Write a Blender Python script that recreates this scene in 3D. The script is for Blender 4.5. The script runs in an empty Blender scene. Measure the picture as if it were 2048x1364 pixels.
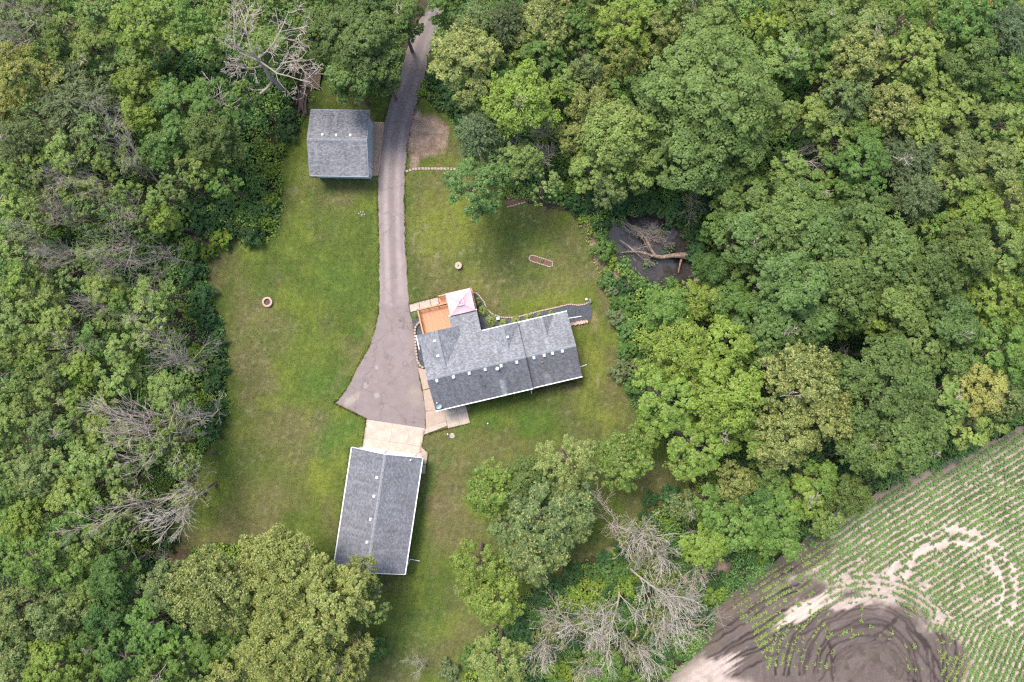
import bpy, math, random
import numpy as np
from mathutils import Vector, Matrix

R = math.radians
rng = np.random.default_rng(7)
random.seed(7)
scene = bpy.context.scene
col = scene.collection

# ------------------------------------------------------------------ camera, sky, sun, exposure
CAM_H = 82.0                 # height of the drone, looking straight down
GS = 0.06                    # metres on the ground per pixel of the 2048 px wide plan
cam_data = bpy.data.cameras.new('camera')
cam_data.lens = 24.0
cam_data.sensor_width = 36.0
cam_data.clip_end = 3000.0
cam = bpy.data.objects.new('camera', cam_data)
cam.location = (0, 0, CAM_H)
col.objects.link(cam)
scene.camera = cam

SUN_EL, SUN_AZ = 61.0, -34.0          # azimuth from +Y towards +X
world = bpy.data.worlds.new('World')
scene.world = world
world.use_nodes = True
wn = world.node_tree
for n in list(wn.nodes):
    wn.nodes.remove(n)
sky = wn.nodes.new('ShaderNodeTexSky')
sky.sky_type = 'NISHITA'
sky.sun_disc = False
sky.sun_elevation = R(SUN_EL)
sky.sun_rotation = R(SUN_AZ)
sky.air_density = 1.0
sky.dust_density = 3.0
sky.ozone_density = 1.0
bg = wn.nodes.new('ShaderNodeBackground')
bg.inputs['Strength'].default_value = 0.15
wo = wn.nodes.new('ShaderNodeOutputWorld')
wn.links.new(sky.outputs[0], bg.inputs['Color'])
wn.links.new(bg.outputs[0], wo.inputs['Surface'])

sun_data = bpy.data.lights.new('sun', 'SUN')
sun_data.energy = 2.0
sun_data.angle = R(20.0)
sun_data.color = (1.0, 0.93, 0.84)
sun = bpy.data.objects.new('sun', sun_data)
sdir = Vector((math.sin(R(SUN_AZ)) * math.cos(R(SUN_EL)), math.cos(R(SUN_AZ)) * math.cos(R(SUN_EL)), math.sin(R(SUN_EL))))
sun.rotation_euler = sdir.to_track_quat('Z', 'Y').to_euler()
sun.location = sdir * 120
col.objects.link(sun)

scene.view_settings.view_transform = 'Standard'
scene.view_settings.look = 'None'
scene.view_settings.gamma = 1.0
scene.view_settings.use_curve_mapping = False
scene.view_settings.exposure = 1.1
scene.render.engine = 'CYCLES'
scene.cycles.use_denoising = False
scene.cycles.max_bounces = 5
scene.cycles.diffuse_bounces = 4
scene.cycles.glossy_bounces = 2
scene.cycles.transmission_bounces = 3
scene.cycles.transparent_max_bounces = 4
scene.cycles.filter_width = 1.3

# ------------------------------------------------------------------ plan helpers
def W(px, py, h=0.0):
    s = GS * (CAM_H - h) / CAM_H
    return np.array([(px - 1024.0) * s, (682.0 - py) * s, h])

def V3(px, py, h=0.0):
    return Vector(W(px, py, h))

def G2(pts):
    return [tuple(W(x, y)[:2]) for x, y in pts]

def to_px(x, y):
    return x / GS + 1024.0, 682.0 - y / GS

_tab = np.random.default_rng(99).random((256, 256))
def vnoise(x, y, scale=1.0, seed=0):
    x = np.asarray(x, float) / scale + seed * 17.3
    y = np.asarray(y, float) / scale + seed * 9.7
    xi = np.floor(x).astype(int); yi = np.floor(y).astype(int)
    fx = x - xi; fy = y - yi
    fx = fx * fx * (3 - 2 * fx); fy = fy * fy * (3 - 2 * fy)
    a = _tab[xi % 256, yi % 256]; b = _tab[(xi + 1) % 256, yi % 256]
    c = _tab[xi % 256, (yi + 1) % 256]; d = _tab[(xi + 1) % 256, (yi + 1) % 256]
    return (a * (1 - fx) + b * fx) * (1 - fy) + (c * (1 - fx) + d * fx) * fy

def fbm(x, y, scale=1.0, seed=0, octs=4):
    t = 0; a = 1.0; s = 0
    for o in range(octs):
        t = t + a * vnoise(x, y, scale / 2 ** o, seed + o * 3.1)
        s += a; a *= 0.55
    return t / s

def inside(poly, x, y):
    x = np.asarray(x, float); y = np.asarray(y, float)
    res = np.zeros(x.shape, bool)
    n = len(poly)
    for i in range(n):
        x0, y0 = poly[i]; x1, y1 = poly[(i + 1) % n]
        if y0 == y1:
            continue
        c = ((y0 > y) != (y1 > y)) & (x < (x1 - x0) * (y - y0) / (y1 - y0) + x0)
        res ^= c
    return res

def edge_dist(poly, x, y, closed=True):
    x = np.asarray(x, float); y = np.asarray(y, float)
    best = np.full(x.shape, 1e9)
    n = len(poly)
    for i in range(n if closed else n - 1):
        x0, y0 = poly[i]; x1, y1 = poly[(i + 1) % n]
        dx, dy = x1 - x0, y1 - y0
        t = np.clip(((x - x0) * dx + (y - y0) * dy) / (dx * dx + dy * dy + 1e-9), 0, 1)
        best = np.minimum(best, np.hypot(x - x0 - t * dx, y - y0 - t * dy))
    return best

def sstep(a, b, x):
    t = np.clip((np.asarray(x, float) - a) / (b - a), 0, 1)
    return t * t * (3 - 2 * t)

def blob(px, py, cx, cy, rx, ry, rot=0.0):
    """1 in the middle of an ellipse on the plan, 0 outside; rot in degrees, counter-clockwise on the page"""
    c, s = math.cos(R(rot)), math.sin(R(rot))
    dx, dy = px - cx, -(py - cy)
    u = (dx * c + dy * s) / rx; v = (-dx * s + dy * c) / ry
    return np.hypot(u, v)

# ------------------------------------------------------------------ materials
def lin(r, g, b):
    f = lambda v: (v / 255 / 12.92) if v / 255 <= 0.04045 else ((v / 255 + 0.055) / 1.055) ** 2.4
    return (f(r), f(g), f(b))

MATS = {}
def material(name, color=(0.5, 0.5, 0.5), rough=0.8, noise=None, cracks=None, bump=None, metallic=0.0, attr=None, spec=0.3, noise2=None, coat=0.0):
    m = bpy.data.materials.new(name); m.use_nodes = True
    nt = m.node_tree; N = nt.nodes; L = nt.links
    p = N['Principled BSDF']
    p.inputs['Roughness'].default_value = rough
    p.inputs['Metallic'].default_value = metallic
    p.inputs['Specular IOR Level'].default_value = spec
    tc = N.new('ShaderNodeTexCoord')
    if attr:
        a = N.new('ShaderNodeAttribute'); a.attribute_name = attr
        cur = a.outputs['Color']
    else:
        rgb = N.new('ShaderNodeRGB'); rgb.outputs[0].default_value = (*color, 1)
        cur = rgb.outputs[0]
    for ns in (noise, noise2):
        if not ns:
            continue
        sc, amt = ns[0], ns[1]
        t = N.new('ShaderNodeTexNoise'); t.inputs['Scale'].default_value = sc
        t.inputs['Detail'].default_value = ns[2] if len(ns) > 2 else 4.0
        t.inputs['Roughness'].default_value = 0.65
        L.new(tc.outputs['Object'], t.inputs['Vector'])
        mr = N.new('ShaderNodeMapRange')
        mr.inputs['From Min'].default_value = 0.3; mr.inputs['From Max'].default_value = 0.7
        mr.inputs['To Min'].default_value = 1 - amt; mr.inputs['To Max'].default_value = 1 + amt
        L.new(t.outputs['Fac'], mr.inputs['Value'])
        mx = N.new('ShaderNodeVectorMath'); mx.operation = 'SCALE'
        L.new(cur, mx.inputs[0]); L.new(mr.outputs[0], mx.inputs['Scale'])
        cur = mx.outputs[0]
    if cracks:
        wn_ = N.new('ShaderNodeTexNoise'); wn_.inputs['Scale'].default_value = 0.9; wn_.inputs['Detail'].default_value = 5; L.new(tc.outputs['Object'], wn_.inputs['Vector'])
        ad = N.new('ShaderNodeVectorMath'); ad.operation = 'MULTIPLY_ADD'; ad.inputs[1].default_value = (1.6, 1.6, 1.6)
        L.new(wn_.outputs['Color'], ad.inputs[0]); L.new(tc.outputs['Object'], ad.inputs[2])
        vo = N.new('ShaderNodeTexVoronoi'); vo.feature = 'DISTANCE_TO_EDGE'; vo.inputs['Scale'].default_value = cracks[0]; L.new(ad.outputs[0], vo.inputs['Vector'])
        cm = N.new('ShaderNodeMapRange'); cm.inputs['From Min'].default_value = 0.0; cm.inputs['From Max'].default_value = cracks[1]
        cm.inputs['To Min'].default_value = cracks[2]; cm.inputs['To Max'].default_value = 1.0; L.new(vo.outputs['Distance'], cm.inputs['Value'])
        cs = N.new('ShaderNodeVectorMath'); cs.operation = 'SCALE'; L.new(cur, cs.inputs[0]); L.new(cm.outputs[0], cs.inputs['Scale']); cur = cs.outputs[0]
    L.new(cur, p.inputs['Base Color'])
    if bump:
        t = N.new('ShaderNodeTexNoise'); t.inputs['Scale'].default_value = bump[0]; t.inputs['Detail'].default_value = 3
        L.new(tc.outputs['Object'], t.inputs['Vector'])
        b = N.new('ShaderNodeBump'); b.inputs['Strength'].default_value = bump[1]; b.inputs['Distance'].default_value = bump[2] if len(bump) > 2 else 0.05
        L.new(t.outputs['Fac'], b.inputs['Height']); L.new(b.outputs[0], p.inputs['Normal'])
    MATS[name] = m
    return m

def shingle_material(name, dark, light, bias, streaks=()):
    """asphalt shingles: each tab its own tone; streaks = (u centre, v low, v high, half width) of paler washed tabs"""
    m = bpy.data.materials.new(name); m.use_nodes = True
    nt = m.node_tree; N = nt.nodes; L = nt.links
    p = N['Principled BSDF']; p.inputs['Roughness'].default_value = 0.9; p.inputs['Specular IOR Level'].default_value = 0.2
    uv = N.new('ShaderNodeUVMap')
    br = N.new('ShaderNodeTexBrick')
    br.inputs['Scale'].default_value = 1.0
    br.inputs['Brick Width'].default_value = 0.24; br.inputs['Row Height'].default_value = 0.145
    br.inputs['Mortar Size'].default_value = 0.008
    br.inputs['Mortar Smooth'].default_value = 0.1
    br.inputs['Bias'].default_value = bias
    br.inputs['Color1'].default_value = (*dark, 1); br.inputs['Color2'].default_value = (*light, 1)
    br.inputs['Mortar'].default_value = (*[c * 0.6 for c in dark], 1)
    L.new(uv.outputs[0], br.inputs['Vector'])
    no = N.new('ShaderNodeTexNoise'); no.inputs['Scale'].default_value = 0.45; no.inputs['Detail'].default_value = 4
    no.inputs['Roughness'].default_value = 0.7
    L.new(uv.outputs[0], no.inputs['Vector'])
    mr = N.new('ShaderNodeMapRange'); mr.inputs['From Min'].default_value = 0.3; mr.inputs['From Max'].default_value = 0.7
    mr.inputs['To Min'].default_value = 0.88; mr.inputs['To Max'].default_value = 1.12
    L.new(no.outputs['Fac'], mr.inputs['Value'])
    mx = N.new('ShaderNodeVectorMath'); mx.operation = 'SCALE'
    L.new(br.outputs['Color'], mx.inputs[0]); L.new(mr.outputs[0], mx.inputs['Scale'])
    cur = mx.outputs[0]
    mp = N.new('ShaderNodeMapping'); mp.inputs['Scale'].default_value = (2.2, 0.22, 1); L.new(uv.outputs[0], mp.inputs['Vector'])
    st = N.new('ShaderNodeTexNoise'); st.inputs['Scale'].default_value = 1.0; st.inputs['Detail'].default_value = 5; L.new(mp.outputs[0], st.inputs['Vector'])
    sr = N.new('ShaderNodeMapRange'); sr.inputs['From Min'].default_value = 0.3; sr.inputs['From Max'].default_value = 0.7
    sr.inputs['To Min'].default_value = 0.84; sr.inputs['To Max'].default_value = 1.14; L.new(st.outputs['Fac'], sr.inputs['Value'])
    sx = N.new('ShaderNodeVectorMath'); sx.operation = 'SCALE'; L.new(cur, sx.inputs[0]); L.new(sr.outputs[0], sx.inputs['Scale']); cur = sx.outputs[0]
    sp = N.new('ShaderNodeSeparateXYZ'); L.new(uv.outputs[0], sp.inputs[0])
    def math_node(op, a, b=None):
        k = N.new('ShaderNodeMath'); k.operation = op
        for i, v in enumerate((a, b)):
            if v is None: continue
            if isinstance(v, (int, float)): k.inputs[i].default_value = v
            else: L.new(v, k.inputs[i])
        return k.outputs[0]
    for (u0, v0, v1, hw, gain) in streaks:
        wob = N.new('ShaderNodeTexNoise'); wob.inputs['Scale'].default_value = 1.6; L.new(uv.outputs[0], wob.inputs['Vector'])
        du = math_node('ABSOLUTE', math_node('SUBTRACT', math_node('ADD', sp.outputs[0], math_node('MULTIPLY', math_node('SUBTRACT', wob.outputs['Fac'], 0.5), hw * 1.6)), u0))
        a = N.new('ShaderNodeMapRange'); a.inputs['From Min'].default_value = hw; a.inputs['From Max'].default_value = hw * 0.3
        L.new(du, a.inputs['Value'])
        b = N.new('ShaderNodeMapRange'); b.inputs['From Min'].default_value = v0 - 0.3; b.inputs['From Max'].default_value = v0
        L.new(sp.outputs[1], b.inputs['Value'])
        c = N.new('ShaderNodeMapRange'); c.inputs['From Min'].default_value = v1 + 0.1; c.inputs['From Max'].default_value = v1 - 0.2
        L.new(sp.outputs[1], c.inputs['Value'])
        k = math_node('MULTIPLY', math_node('MULTIPLY', a.outputs[0], b.outputs[0]), c.outputs[0])
        s = N.new('ShaderNodeVectorMath'); s.operation = 'SCALE'
        L.new(cur, s.inputs[0]); L.new(math_node('ADD', math_node('MULTIPLY', k, gain), 1.0), s.inputs['Scale'])
        cur = s.outputs[0]
    L.new(cur, p.inputs['Base Color'])
    bp = N.new('ShaderNodeBump'); bp.inputs['Strength'].default_value = 0.6; bp.inputs['Distance'].default_value = 0.012
    bp.invert = True
    L.new(br.outputs['Fac'], bp.inputs['Height']); L.new(bp.outputs[0], p.inputs['Normal'])
    MATS[name] = m
    return m

def leaf_material(name, tip, trans=0.36):
    """tone from the object's own colour, its alpha says how many of the marked leaves are seed clusters"""
    m = bpy.data.materials.new(name); m.use_nodes = True
    nt = m.node_tree; N = nt.nodes; L = nt.links
    for n in list(N): N.remove(n)
    out = N.new('ShaderNodeOutputMaterial')
    oi = N.new('ShaderNodeObjectInfo')
    rn = N.new('ShaderNodeAttribute'); rn.attribute_name = 'rnd'
    tp = N.new('ShaderNodeAttribute'); tp.attribute_name = 'tip'
    mr = N.new('ShaderNodeMapRange'); mr.inputs['To Min'].default_value = 0.66; mr.inputs['To Max'].default_value = 1.36
    L.new(rn.outputs['Fac'], mr.inputs['Value'])
    sc = N.new('ShaderNodeVectorMath'); sc.operation = 'SCALE'
    L.new(oi.outputs['Color'], sc.inputs[0]); L.new(mr.outputs[0], sc.inputs['Scale'])
    mu = N.new('ShaderNodeMath'); mu.operation = 'LESS_THAN'
    L.new(tp.outputs['Fac'], mu.inputs[0]); L.new(oi.outputs['Alpha'], mu.inputs[1])
    mix = N.new('ShaderNodeMix'); mix.data_type = 'RGBA'
    L.new(mu.outputs[0], mix.inputs[0]); L.new(sc.outputs[0], mix.inputs[6]); mix.inputs[7].default_value = (*tip, 1)
    d = N.new('ShaderNodeBsdfDiffuse'); t = N.new('ShaderNodeBsdfTranslucent')
    L.new(mix.outputs[2], d.inputs['Color']); L.new(mix.outputs[2], t.inputs['Color'])
    ms = N.new('ShaderNodeMixShader'); ms.inputs[0].default_value = trans
    L.new(d.outputs[0], ms.inputs[1]); L.new(t.outputs[0], ms.inputs[2])
    gl = N.new('ShaderNodeBsdfGlossy'); gl.inputs['Roughness'].default_value = 0.5; gl.inputs['Color'].default_value = (0.9, 0.95, 1, 1)
    ms2 = N.new('ShaderNodeMixShader'); ms2.inputs[0].default_value = 0.015
    L.new(ms.outputs[0], ms2.inputs[1]); L.new(gl.outputs[0], ms2.inputs[2])
    L.new(ms2.outputs[0], out.inputs['Surface'])
    MATS[name] = m
    return m

# ------------------------------------------------------------------ mesh helpers
class MB:
    """collects simple solids; build() links them as one mesh object"""
    def __init__(self):
        self.v = []; self.f = []
    def add(self, vs, fs):
        o = len(self.v)
        self.v += [tuple(map(float, p)) for p in vs]
        self.f += [tuple(i + o for i in f) for f in fs]
        return self
    def box(self, c, s, rz=0.0, taper=1.0, rot=None):
        x, y, z = s[0] / 2, s[1] / 2, s[2] / 2
        vs = [(-x, -y, -z), (x, -y, -z), (x, y, -z), (-x, y, -z)]
        vs += [(a * taper, b * taper, z) for a, b, _ in vs]
        M = rot if rot is not None else Matrix.Rotation(rz, 3, 'Z')
        vs = [tuple(M @ Vector(p) + Vector(c)) for p in vs]
        return self.add(vs, [(3, 2, 1, 0), (4, 5, 6, 7), (0, 1, 5, 4), (1, 2, 6, 5), (2, 3, 7, 6), (3, 0, 4, 7)])
    def prism(self, poly, z0, z1):
        n = len(poly)
        a = sum(poly[i][0] * poly[(i + 1) % n][1] - poly[(i + 1) % n][0] * poly[i][1] for i in range(n))
        if a < 0: poly = poly[::-1]
        vs = [(x, y, z0) for x, y in poly] + [(x, y, z1) for x, y in poly]
        fs = [tuple(range(n - 1, -1, -1)), tuple(range(n, 2 * n))] + [(i, (i + 1) % n, (i + 1) % n + n, i + n) for i in range(n)]
        return self.add(vs, fs)
    def slab(self, top, th):
        """a planar polygon in space, given thickness straight down"""
        n = len(top)
        a = sum(top[i][0] * top[(i + 1) % n][1] - top[(i + 1) % n][0] * top[i][1] for i in range(n))
        if a < 0: top = top[::-1]
        vs = list(top) + [(x, y, z - th) for x, y, z in top]
        fs = [tuple(range(n)), tuple(range(2 * n - 1, n - 1, -1))] + [(i + n, (i + 1) % n + n, (i + 1) % n, i) for i in range(n)]
        return self.add(vs, fs)
    def tube(self, pts, rad, n=6, cap=True):
        pts = [Vector(p) for p in pts]
        if not hasattr(rad, '__len__'): rad = [rad] * len(pts)
        o = len(self.v); vs = []
        for i, p in enumerate(pts):
            d = (pts[min(i + 1, len(pts) - 1)] - pts[max(i - 1, 0)])
            if d.length < 1e-6: d = Vector((0, 0, 1))
            d.normalize()
            a = d.cross(Vector((0, 0, 1)) if abs(d.z) < 0.9 else Vector((1, 0, 0))).normalized(); b = d.cross(a)
            for k in range(n):
                t = 2 * math.pi * k / n
                vs.append(tuple(p + (a * math.cos(t) + b * math.sin(t)) * rad[i]))
        fs = []
        for i in range(len(pts) - 1):
            for k in range(n):
                fs.append((i * n + k, i * n + (k + 1) % n, (i + 1) * n + (k + 1) % n, (i + 1) * n + k))
        if cap:
            fs.append(tuple(range(n - 1, -1, -1))); m = (len(pts) - 1) * n
            fs.append(tuple(range(m, m + n)))
        return self.add(vs, fs)
    def lathe(self, prof, n=16, c=(0, 0)):
        vs = []; fs = []
        for r, z in prof:
            for k in range(n):
                t = 2 * math.pi * k / n
                vs.append((c[0] + r * math.cos(t), c[1] + r * math.sin(t), z))
        for i in range(len(prof) - 1):
            for k in range(n):
                fs.append((i * n + k, i * n + (k + 1) % n, (i + 1) * n + (k + 1) % n, (i + 1) * n + k))
        fs.append(tuple(range((len(prof) - 1) * n, len(prof) * n)))
        return self.add(vs, fs)
    def mesh(self, name):
        me = bpy.data.meshes.new(name); me.from_pydata(self.v, [], self.f); me.update()
        return me
    def build(self, name, mat, parent=None, loc=None, rz=None):
        return link(name, self.mesh(name), mat, parent, loc, rz)

def link(name, me, mat=None, parent=None, loc=None, rz=None):
    if mat is not None and len(me.materials) == 0:
        me.materials.append(MATS[mat])
    o = bpy.data.objects.new(name, me); col.objects.link(o)
    if parent is not None: o.parent = parent
    if loc is not None: o.location = loc
    if rz is not None: o.rotation_euler = (0, 0, rz)
    return o

def planar_uv(me, ax_u, ax_v):
    uv = me.uv_layers.new(name='UVMap')
    co = np.empty(len(me.vertices) * 3); me.vertices.foreach_get('co', co); co = co.reshape(-1, 3)
    li = np.empty(len(me.loops), int); me.loops.foreach_get('vertex_index', li)
    d = np.stack([co @ np.array(ax_u, float), co @ np.array(ax_v, float)], 1)[li]
    uv.data.foreach_set('uv', d.ravel())

def thing(name, label, cat, loc=(0, 0, 0), rz=0.0, group=None):
    o = bpy.data.objects.new(name, None); col.objects.link(o)
    o.empty_display_size = 0.3
    o.location = loc; o.rotation_euler = (0, 0, rz)
    return tag(o, label, cat, group)

def tag(o, label, cat, group=None):
    o['label'] = label; o['category'] = cat
    if group: o['group'] = group
    return o

def kind(o, k):
    o['kind'] = k
    return o

def copy_tree(o, parent=None):
    c = o.copy(); col.objects.link(c); c.parent = parent
    for ch in list(o.children):
        copy_tree(ch, c)
    return c

def np_mesh(name, verts, quads, face_attr=None, colors=None, mat=None, smooth=False):
    me = bpy.data.meshes.new(name)
    verts = np.asarray(verts, np.float32); quads = np.asarray(quads, np.int32)
    k = quads.shape[1]
    me.vertices.add(len(verts)); me.vertices.foreach_set('co', verts.ravel())
    me.loops.add(quads.size); me.loops.foreach_set('vertex_index', quads.ravel())
    me.polygons.add(len(quads))
    me.polygons.foreach_set('loop_start', np.arange(0, quads.size, k, dtype=np.int32))
    if smooth: me.polygons.foreach_set('use_smooth', np.ones(len(quads), bool))
    me.update(calc_edges=True)
    for an, av in (face_attr or {}).items():
        a = me.attributes.new(an, 'FLOAT', 'FACE'); a.data.foreach_set('value', np.asarray(av, np.float32))
    if colors is not None:
        a = me.attributes.new('Col', 'FLOAT_COLOR', 'POINT')
        c = np.ones((len(verts), 4), np.float32); c[:, :3] = colors
        a.data.foreach_set('color', c.ravel())
    if mat: me.materials.append(MATS[mat])
    return me

def grid_mesh(name, xs, ys, zfun, cfun, keep=None, mat=None, smooth=True):
    X, Y = np.meshgrid(xs, ys)
    nx, ny = len(xs), len(ys)
    Z = zfun(X, Y)
    C = cfun(X, Y)
    idx = np.arange(nx * ny).reshape(ny, nx)
    q = np.stack([idx[:-1, :-1], idx[:-1, 1:], idx[1:, 1:], idx[1:, :-1]], -1).reshape(-1, 4)
    v = np.stack([X, Y, Z], -1).reshape(-1, 3); c = C.reshape(-1, 3)
    if keep is not None:
        K = keep(X, Y).reshape(-1)
        q = q[K[q].all(1)]
        used = np.unique(q); mp = np.full(nx * ny, -1); mp[used] = np.arange(len(used))
        q = mp[q]; v = v[used]; c = c[used]
    return np_mesh(name, v, q, colors=c, mat=mat, smooth=smooth)

# ------------------------------------------------------------------ materials used
material('soil', attr='Col', rough=0.95, noise=(3.0, 0.35, 6), noise2=(14, 0.3, 3), bump=(9.0, 0.7, 0.06), spec=0.1)
material('turf', attr='Col', rough=0.95, noise=(9.0, 0.42, 5), noise2=(2.2, 0.26, 6), bump=(16.0, 0.8, 0.05), spec=0.1)
material('field_soil', attr='Col', rough=0.85, noise=(6.0, 0.16, 6), noise2=(1.3, 0.12, 5), bump=(12.0, 0.5, 0.03), spec=0.2)
material('asphalt', attr='Col', cracks=(0.22, 0.012, 0.72), rough=0.92, noise=(14.0, 0.08, 3), noise2=(1.1, 0.10, 5), bump=(60.0, 0.3, 0.004), spec=0.25)
material('concrete', (0.37, 0.29, 0.23), 0.85, noise=(1.6, 0.12, 6), noise2=(14, 0.09, 3), bump=(30, 0.2, 0.004))
material('concrete_pale', (0.43, 0.355, 0.295), 0.85, noise=(0.9, 0.2, 7), noise2=(9, 0.1, 4), bump=(30, 0.2, 0.004), cracks=(0.16, 0.006, 0.72))
material('concrete_tan', (0.42, 0.285, 0.205), 0.85, noise=(1.3, 0.13, 6), noise2=(12, 0.1, 3), bump=(30, 0.2, 0.004))
material('joint_dark', (0.12, 0.10, 0.08), 0.9)
material('slate_gravel', (0.075, 0.085, 0.10), 0.85, noise=(20, 0.75, 3), noise2=(4, 0.3, 4), bump=(26, 1.0, 0.05))
material('mulch', (0.17, 0.085, 0.055), 0.95, noise=(16, 0.6, 4), bump=(20, 1.0, 0.05))
material('edging_stone', (0.36, 0.26, 0.20), 0.9, noise=(5, 0.4, 4), bump=(14, 0.5, 0.02))
material('grey_stone', (0.34, 0.30, 0.26), 0.9, noise=(5, 0.35, 4), bump=(14, 0.5, 0.02))
material('pink_stone', (0.48, 0.33, 0.27), 0.9, noise=(6, 0.3, 4), bump=(14, 0.5, 0.02))
material('brick_red', (0.38, 0.16, 0.10), 0.9, noise=(6, 0.3, 4), bump=(14, 0.5, 0.02))
material('ash', (0.10, 0.085, 0.07), 0.95, noise=(10, 0.5, 4), bump=(14, 0.8, 0.03))
material('cedar', (0.55, 0.265, 0.155), 0.7, noise=(2.5, 0.12, 4), noise2=(9, 0.06, 2), bump=(30, 0.2, 0.004))
material('cedar_dark', (0.46, 0.20, 0.10), 0.7, noise=(5, 0.22, 5))
material('old_wood', (0.13, 0.095, 0.07), 0.9, noise=(4, 0.35, 5), bump=(20, 0.5, 0.01))
material('white_trim', (0.78, 0.78, 0.78), 0.45, noise=(3, 0.05, 4), spec=0.4)
material('vent_white', (0.80, 0.79, 0.77), 0.5, noise=(4, 0.08, 4), spec=0.4)
material('siding', (0.48, 0.52, 0.55), 0.6, noise=(3, 0.06, 4), spec=0.35)
material('trim_dark', (0.24, 0.27, 0.31), 0.6, noise=(3, 0.1, 4))
material('siding_pale', (0.66, 0.68, 0.69), 0.6, noise=(3, 0.06, 4), spec=0.35)
material('door_white', (0.76, 0.78, 0.80), 0.4, noise=(3, 0.05, 4), spec=0.4)
material('glass_dark', (0.02, 0.025, 0.03), 0.08, spec=0.6)
material('grey_metal', (0.36, 0.38, 0.41), 0.45, noise=(8, 0.2, 3), metallic=0.5)
material('pipe_black', (0.03, 0.03, 0.035), 0.6)
material('copper_boot', (0.36, 0.20, 0.13), 0.7)
material('gazebo_fabric', (0.60, 0.41, 0.44), 0.85, noise=(2.0, 0.05, 5), bump=(120, 0.15, 0.003))
material('gazebo_fabric_cap', (0.55, 0.38, 0.41), 0.85, noise=(2.0, 0.05, 5))
material('bronze_metal', (0.10, 0.07, 0.055), 0.5, metallic=0.4)
material('pale_blue', (0.42, 0.58, 0.62), 0.5)
material('rust', (0.30, 0.085, 0.035), 0.8, noise=(6, 0.4, 4))
material('bark', (0.155, 0.115, 0.09), 0.95, noise=(5, 0.35, 5), bump=(16, 0.9, 0.03))
material('bark_pale', (0.42, 0.36, 0.31), 0.95, noise=(4, 0.25, 5), bump=(16, 0.6, 0.02))
material('dead_wood', (0.39, 0.325, 0.275), 0.9, noise=(2.0, 0.22, 5))
material('dead_pale', (0.45, 0.40, 0.345), 0.9, noise=(2.0, 0.2, 5))
material('split_wood', (0.34, 0.20, 0.12), 0.9, noise=(5, 0.35, 5), bump=(16, 0.6, 0.02))
material('log_wood', (0.25, 0.185, 0.14), 0.9, noise=(3.0, 0.5, 6), noise2=(12, 0.3, 4), bump=(14, 0.8, 0.03))
material('pond_water', (0.042, 0.037, 0.035), 0.05, noise=(0.45, 0.6, 6), noise2=(2.5, 0.3, 4), bump=(5.0, 0.05, 0.02), spec=0.5)
material('puddle_water', (0.098, 0.076, 0.056), 0.12, noise=(0.9, 0.3, 5), bump=(5.0, 0.05, 0.02), spec=0.5)
material('corn_leaf', (0.120, 0.195, 0.055), 0.6, noise=(0.35, 0.28, 3), spec=0.3)
material('corn_leaf_pale', (0.165, 0.225, 0.058), 0.6, noise=(0.6, 0.25, 3), spec=0.3)
leaf_material('leaf', (0.37, 0.38, 0.12))
shingle_material('shingle', (0.172, 0.178, 0.195), (0.30, 0.31, 0.33), -0.2)
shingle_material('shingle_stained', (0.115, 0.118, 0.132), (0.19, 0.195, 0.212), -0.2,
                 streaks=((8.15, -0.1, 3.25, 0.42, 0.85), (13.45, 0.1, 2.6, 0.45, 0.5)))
shingle_material('shingle_garage', (0.138, 0.142, 0.160), (0.225, 0.23, 0.252), -0.15)
shingle_material('shingle_old', (0.15, 0.15, 0.16), (0.27, 0.275, 0.29), 0.0)
material('ridge_shingle', (0.21, 0.22, 0.24), 0.9, noise=(4, 0.3, 4))

# ================================================================== THE SETTING
LAWN = [(845,165),(838,190),(870,215),(905,225),(930,290),(990,320),(1010,400),(1060,402),(1110,408),(1150,425),(1172,470),(1190,520),
        (1205,560),(1222,610),(1240,660),(1250,720),(1262,780),(1285,830),(1310,870),(1350,900),(1400,950),(1365,1000),(1300,1022),
        (1240,1080),(1185,1120),(1120,1160),(1060,1190),(1000,1240),(960,1290),(930,1364),(930,1440),(640,1440),(690,1300),(700,1200),
        (640,1150),(500,1100),(430,1090),(330,1110),(322,1070),(360,1010),(385,960),(410,905),(440,850),(452,815),(447,780),(455,720),
        (440,660),(425,610),(408,560),(408,520),(440,492),(475,475),(515,487),(545,462),(560,405),(548,345),(565,295),(598,255),
        (612,215),(625,160),(700,165),(770,185),(790,170)]
FIELD = [(2300,720),(2048,852),(1900,928),(1800,965),(1690,1015),(1620,1075),(1560,1112),(1500,1152),(1430,1225),(1400,1290),
         (1340,1350),(1270,1440),(1270,1560),(2300,1560)]
POND = [(1222,450),(1250,434),(1300,440),(1345,455),(1365,490),(1382,520),(1385,555),(1365,580),(1335,582),(1300,570),(1275,545),(1258,528),(1232,508),(1216,480)]
LAWN_W, FIELD_W, POND_W = G2(LAWN), G2(FIELD), G2(POND)

def tint(C, col3, w):
    w = np.clip(w, 0, 1)[..., None]
    return C * (1 - w) + np.array(col3) * w

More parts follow.
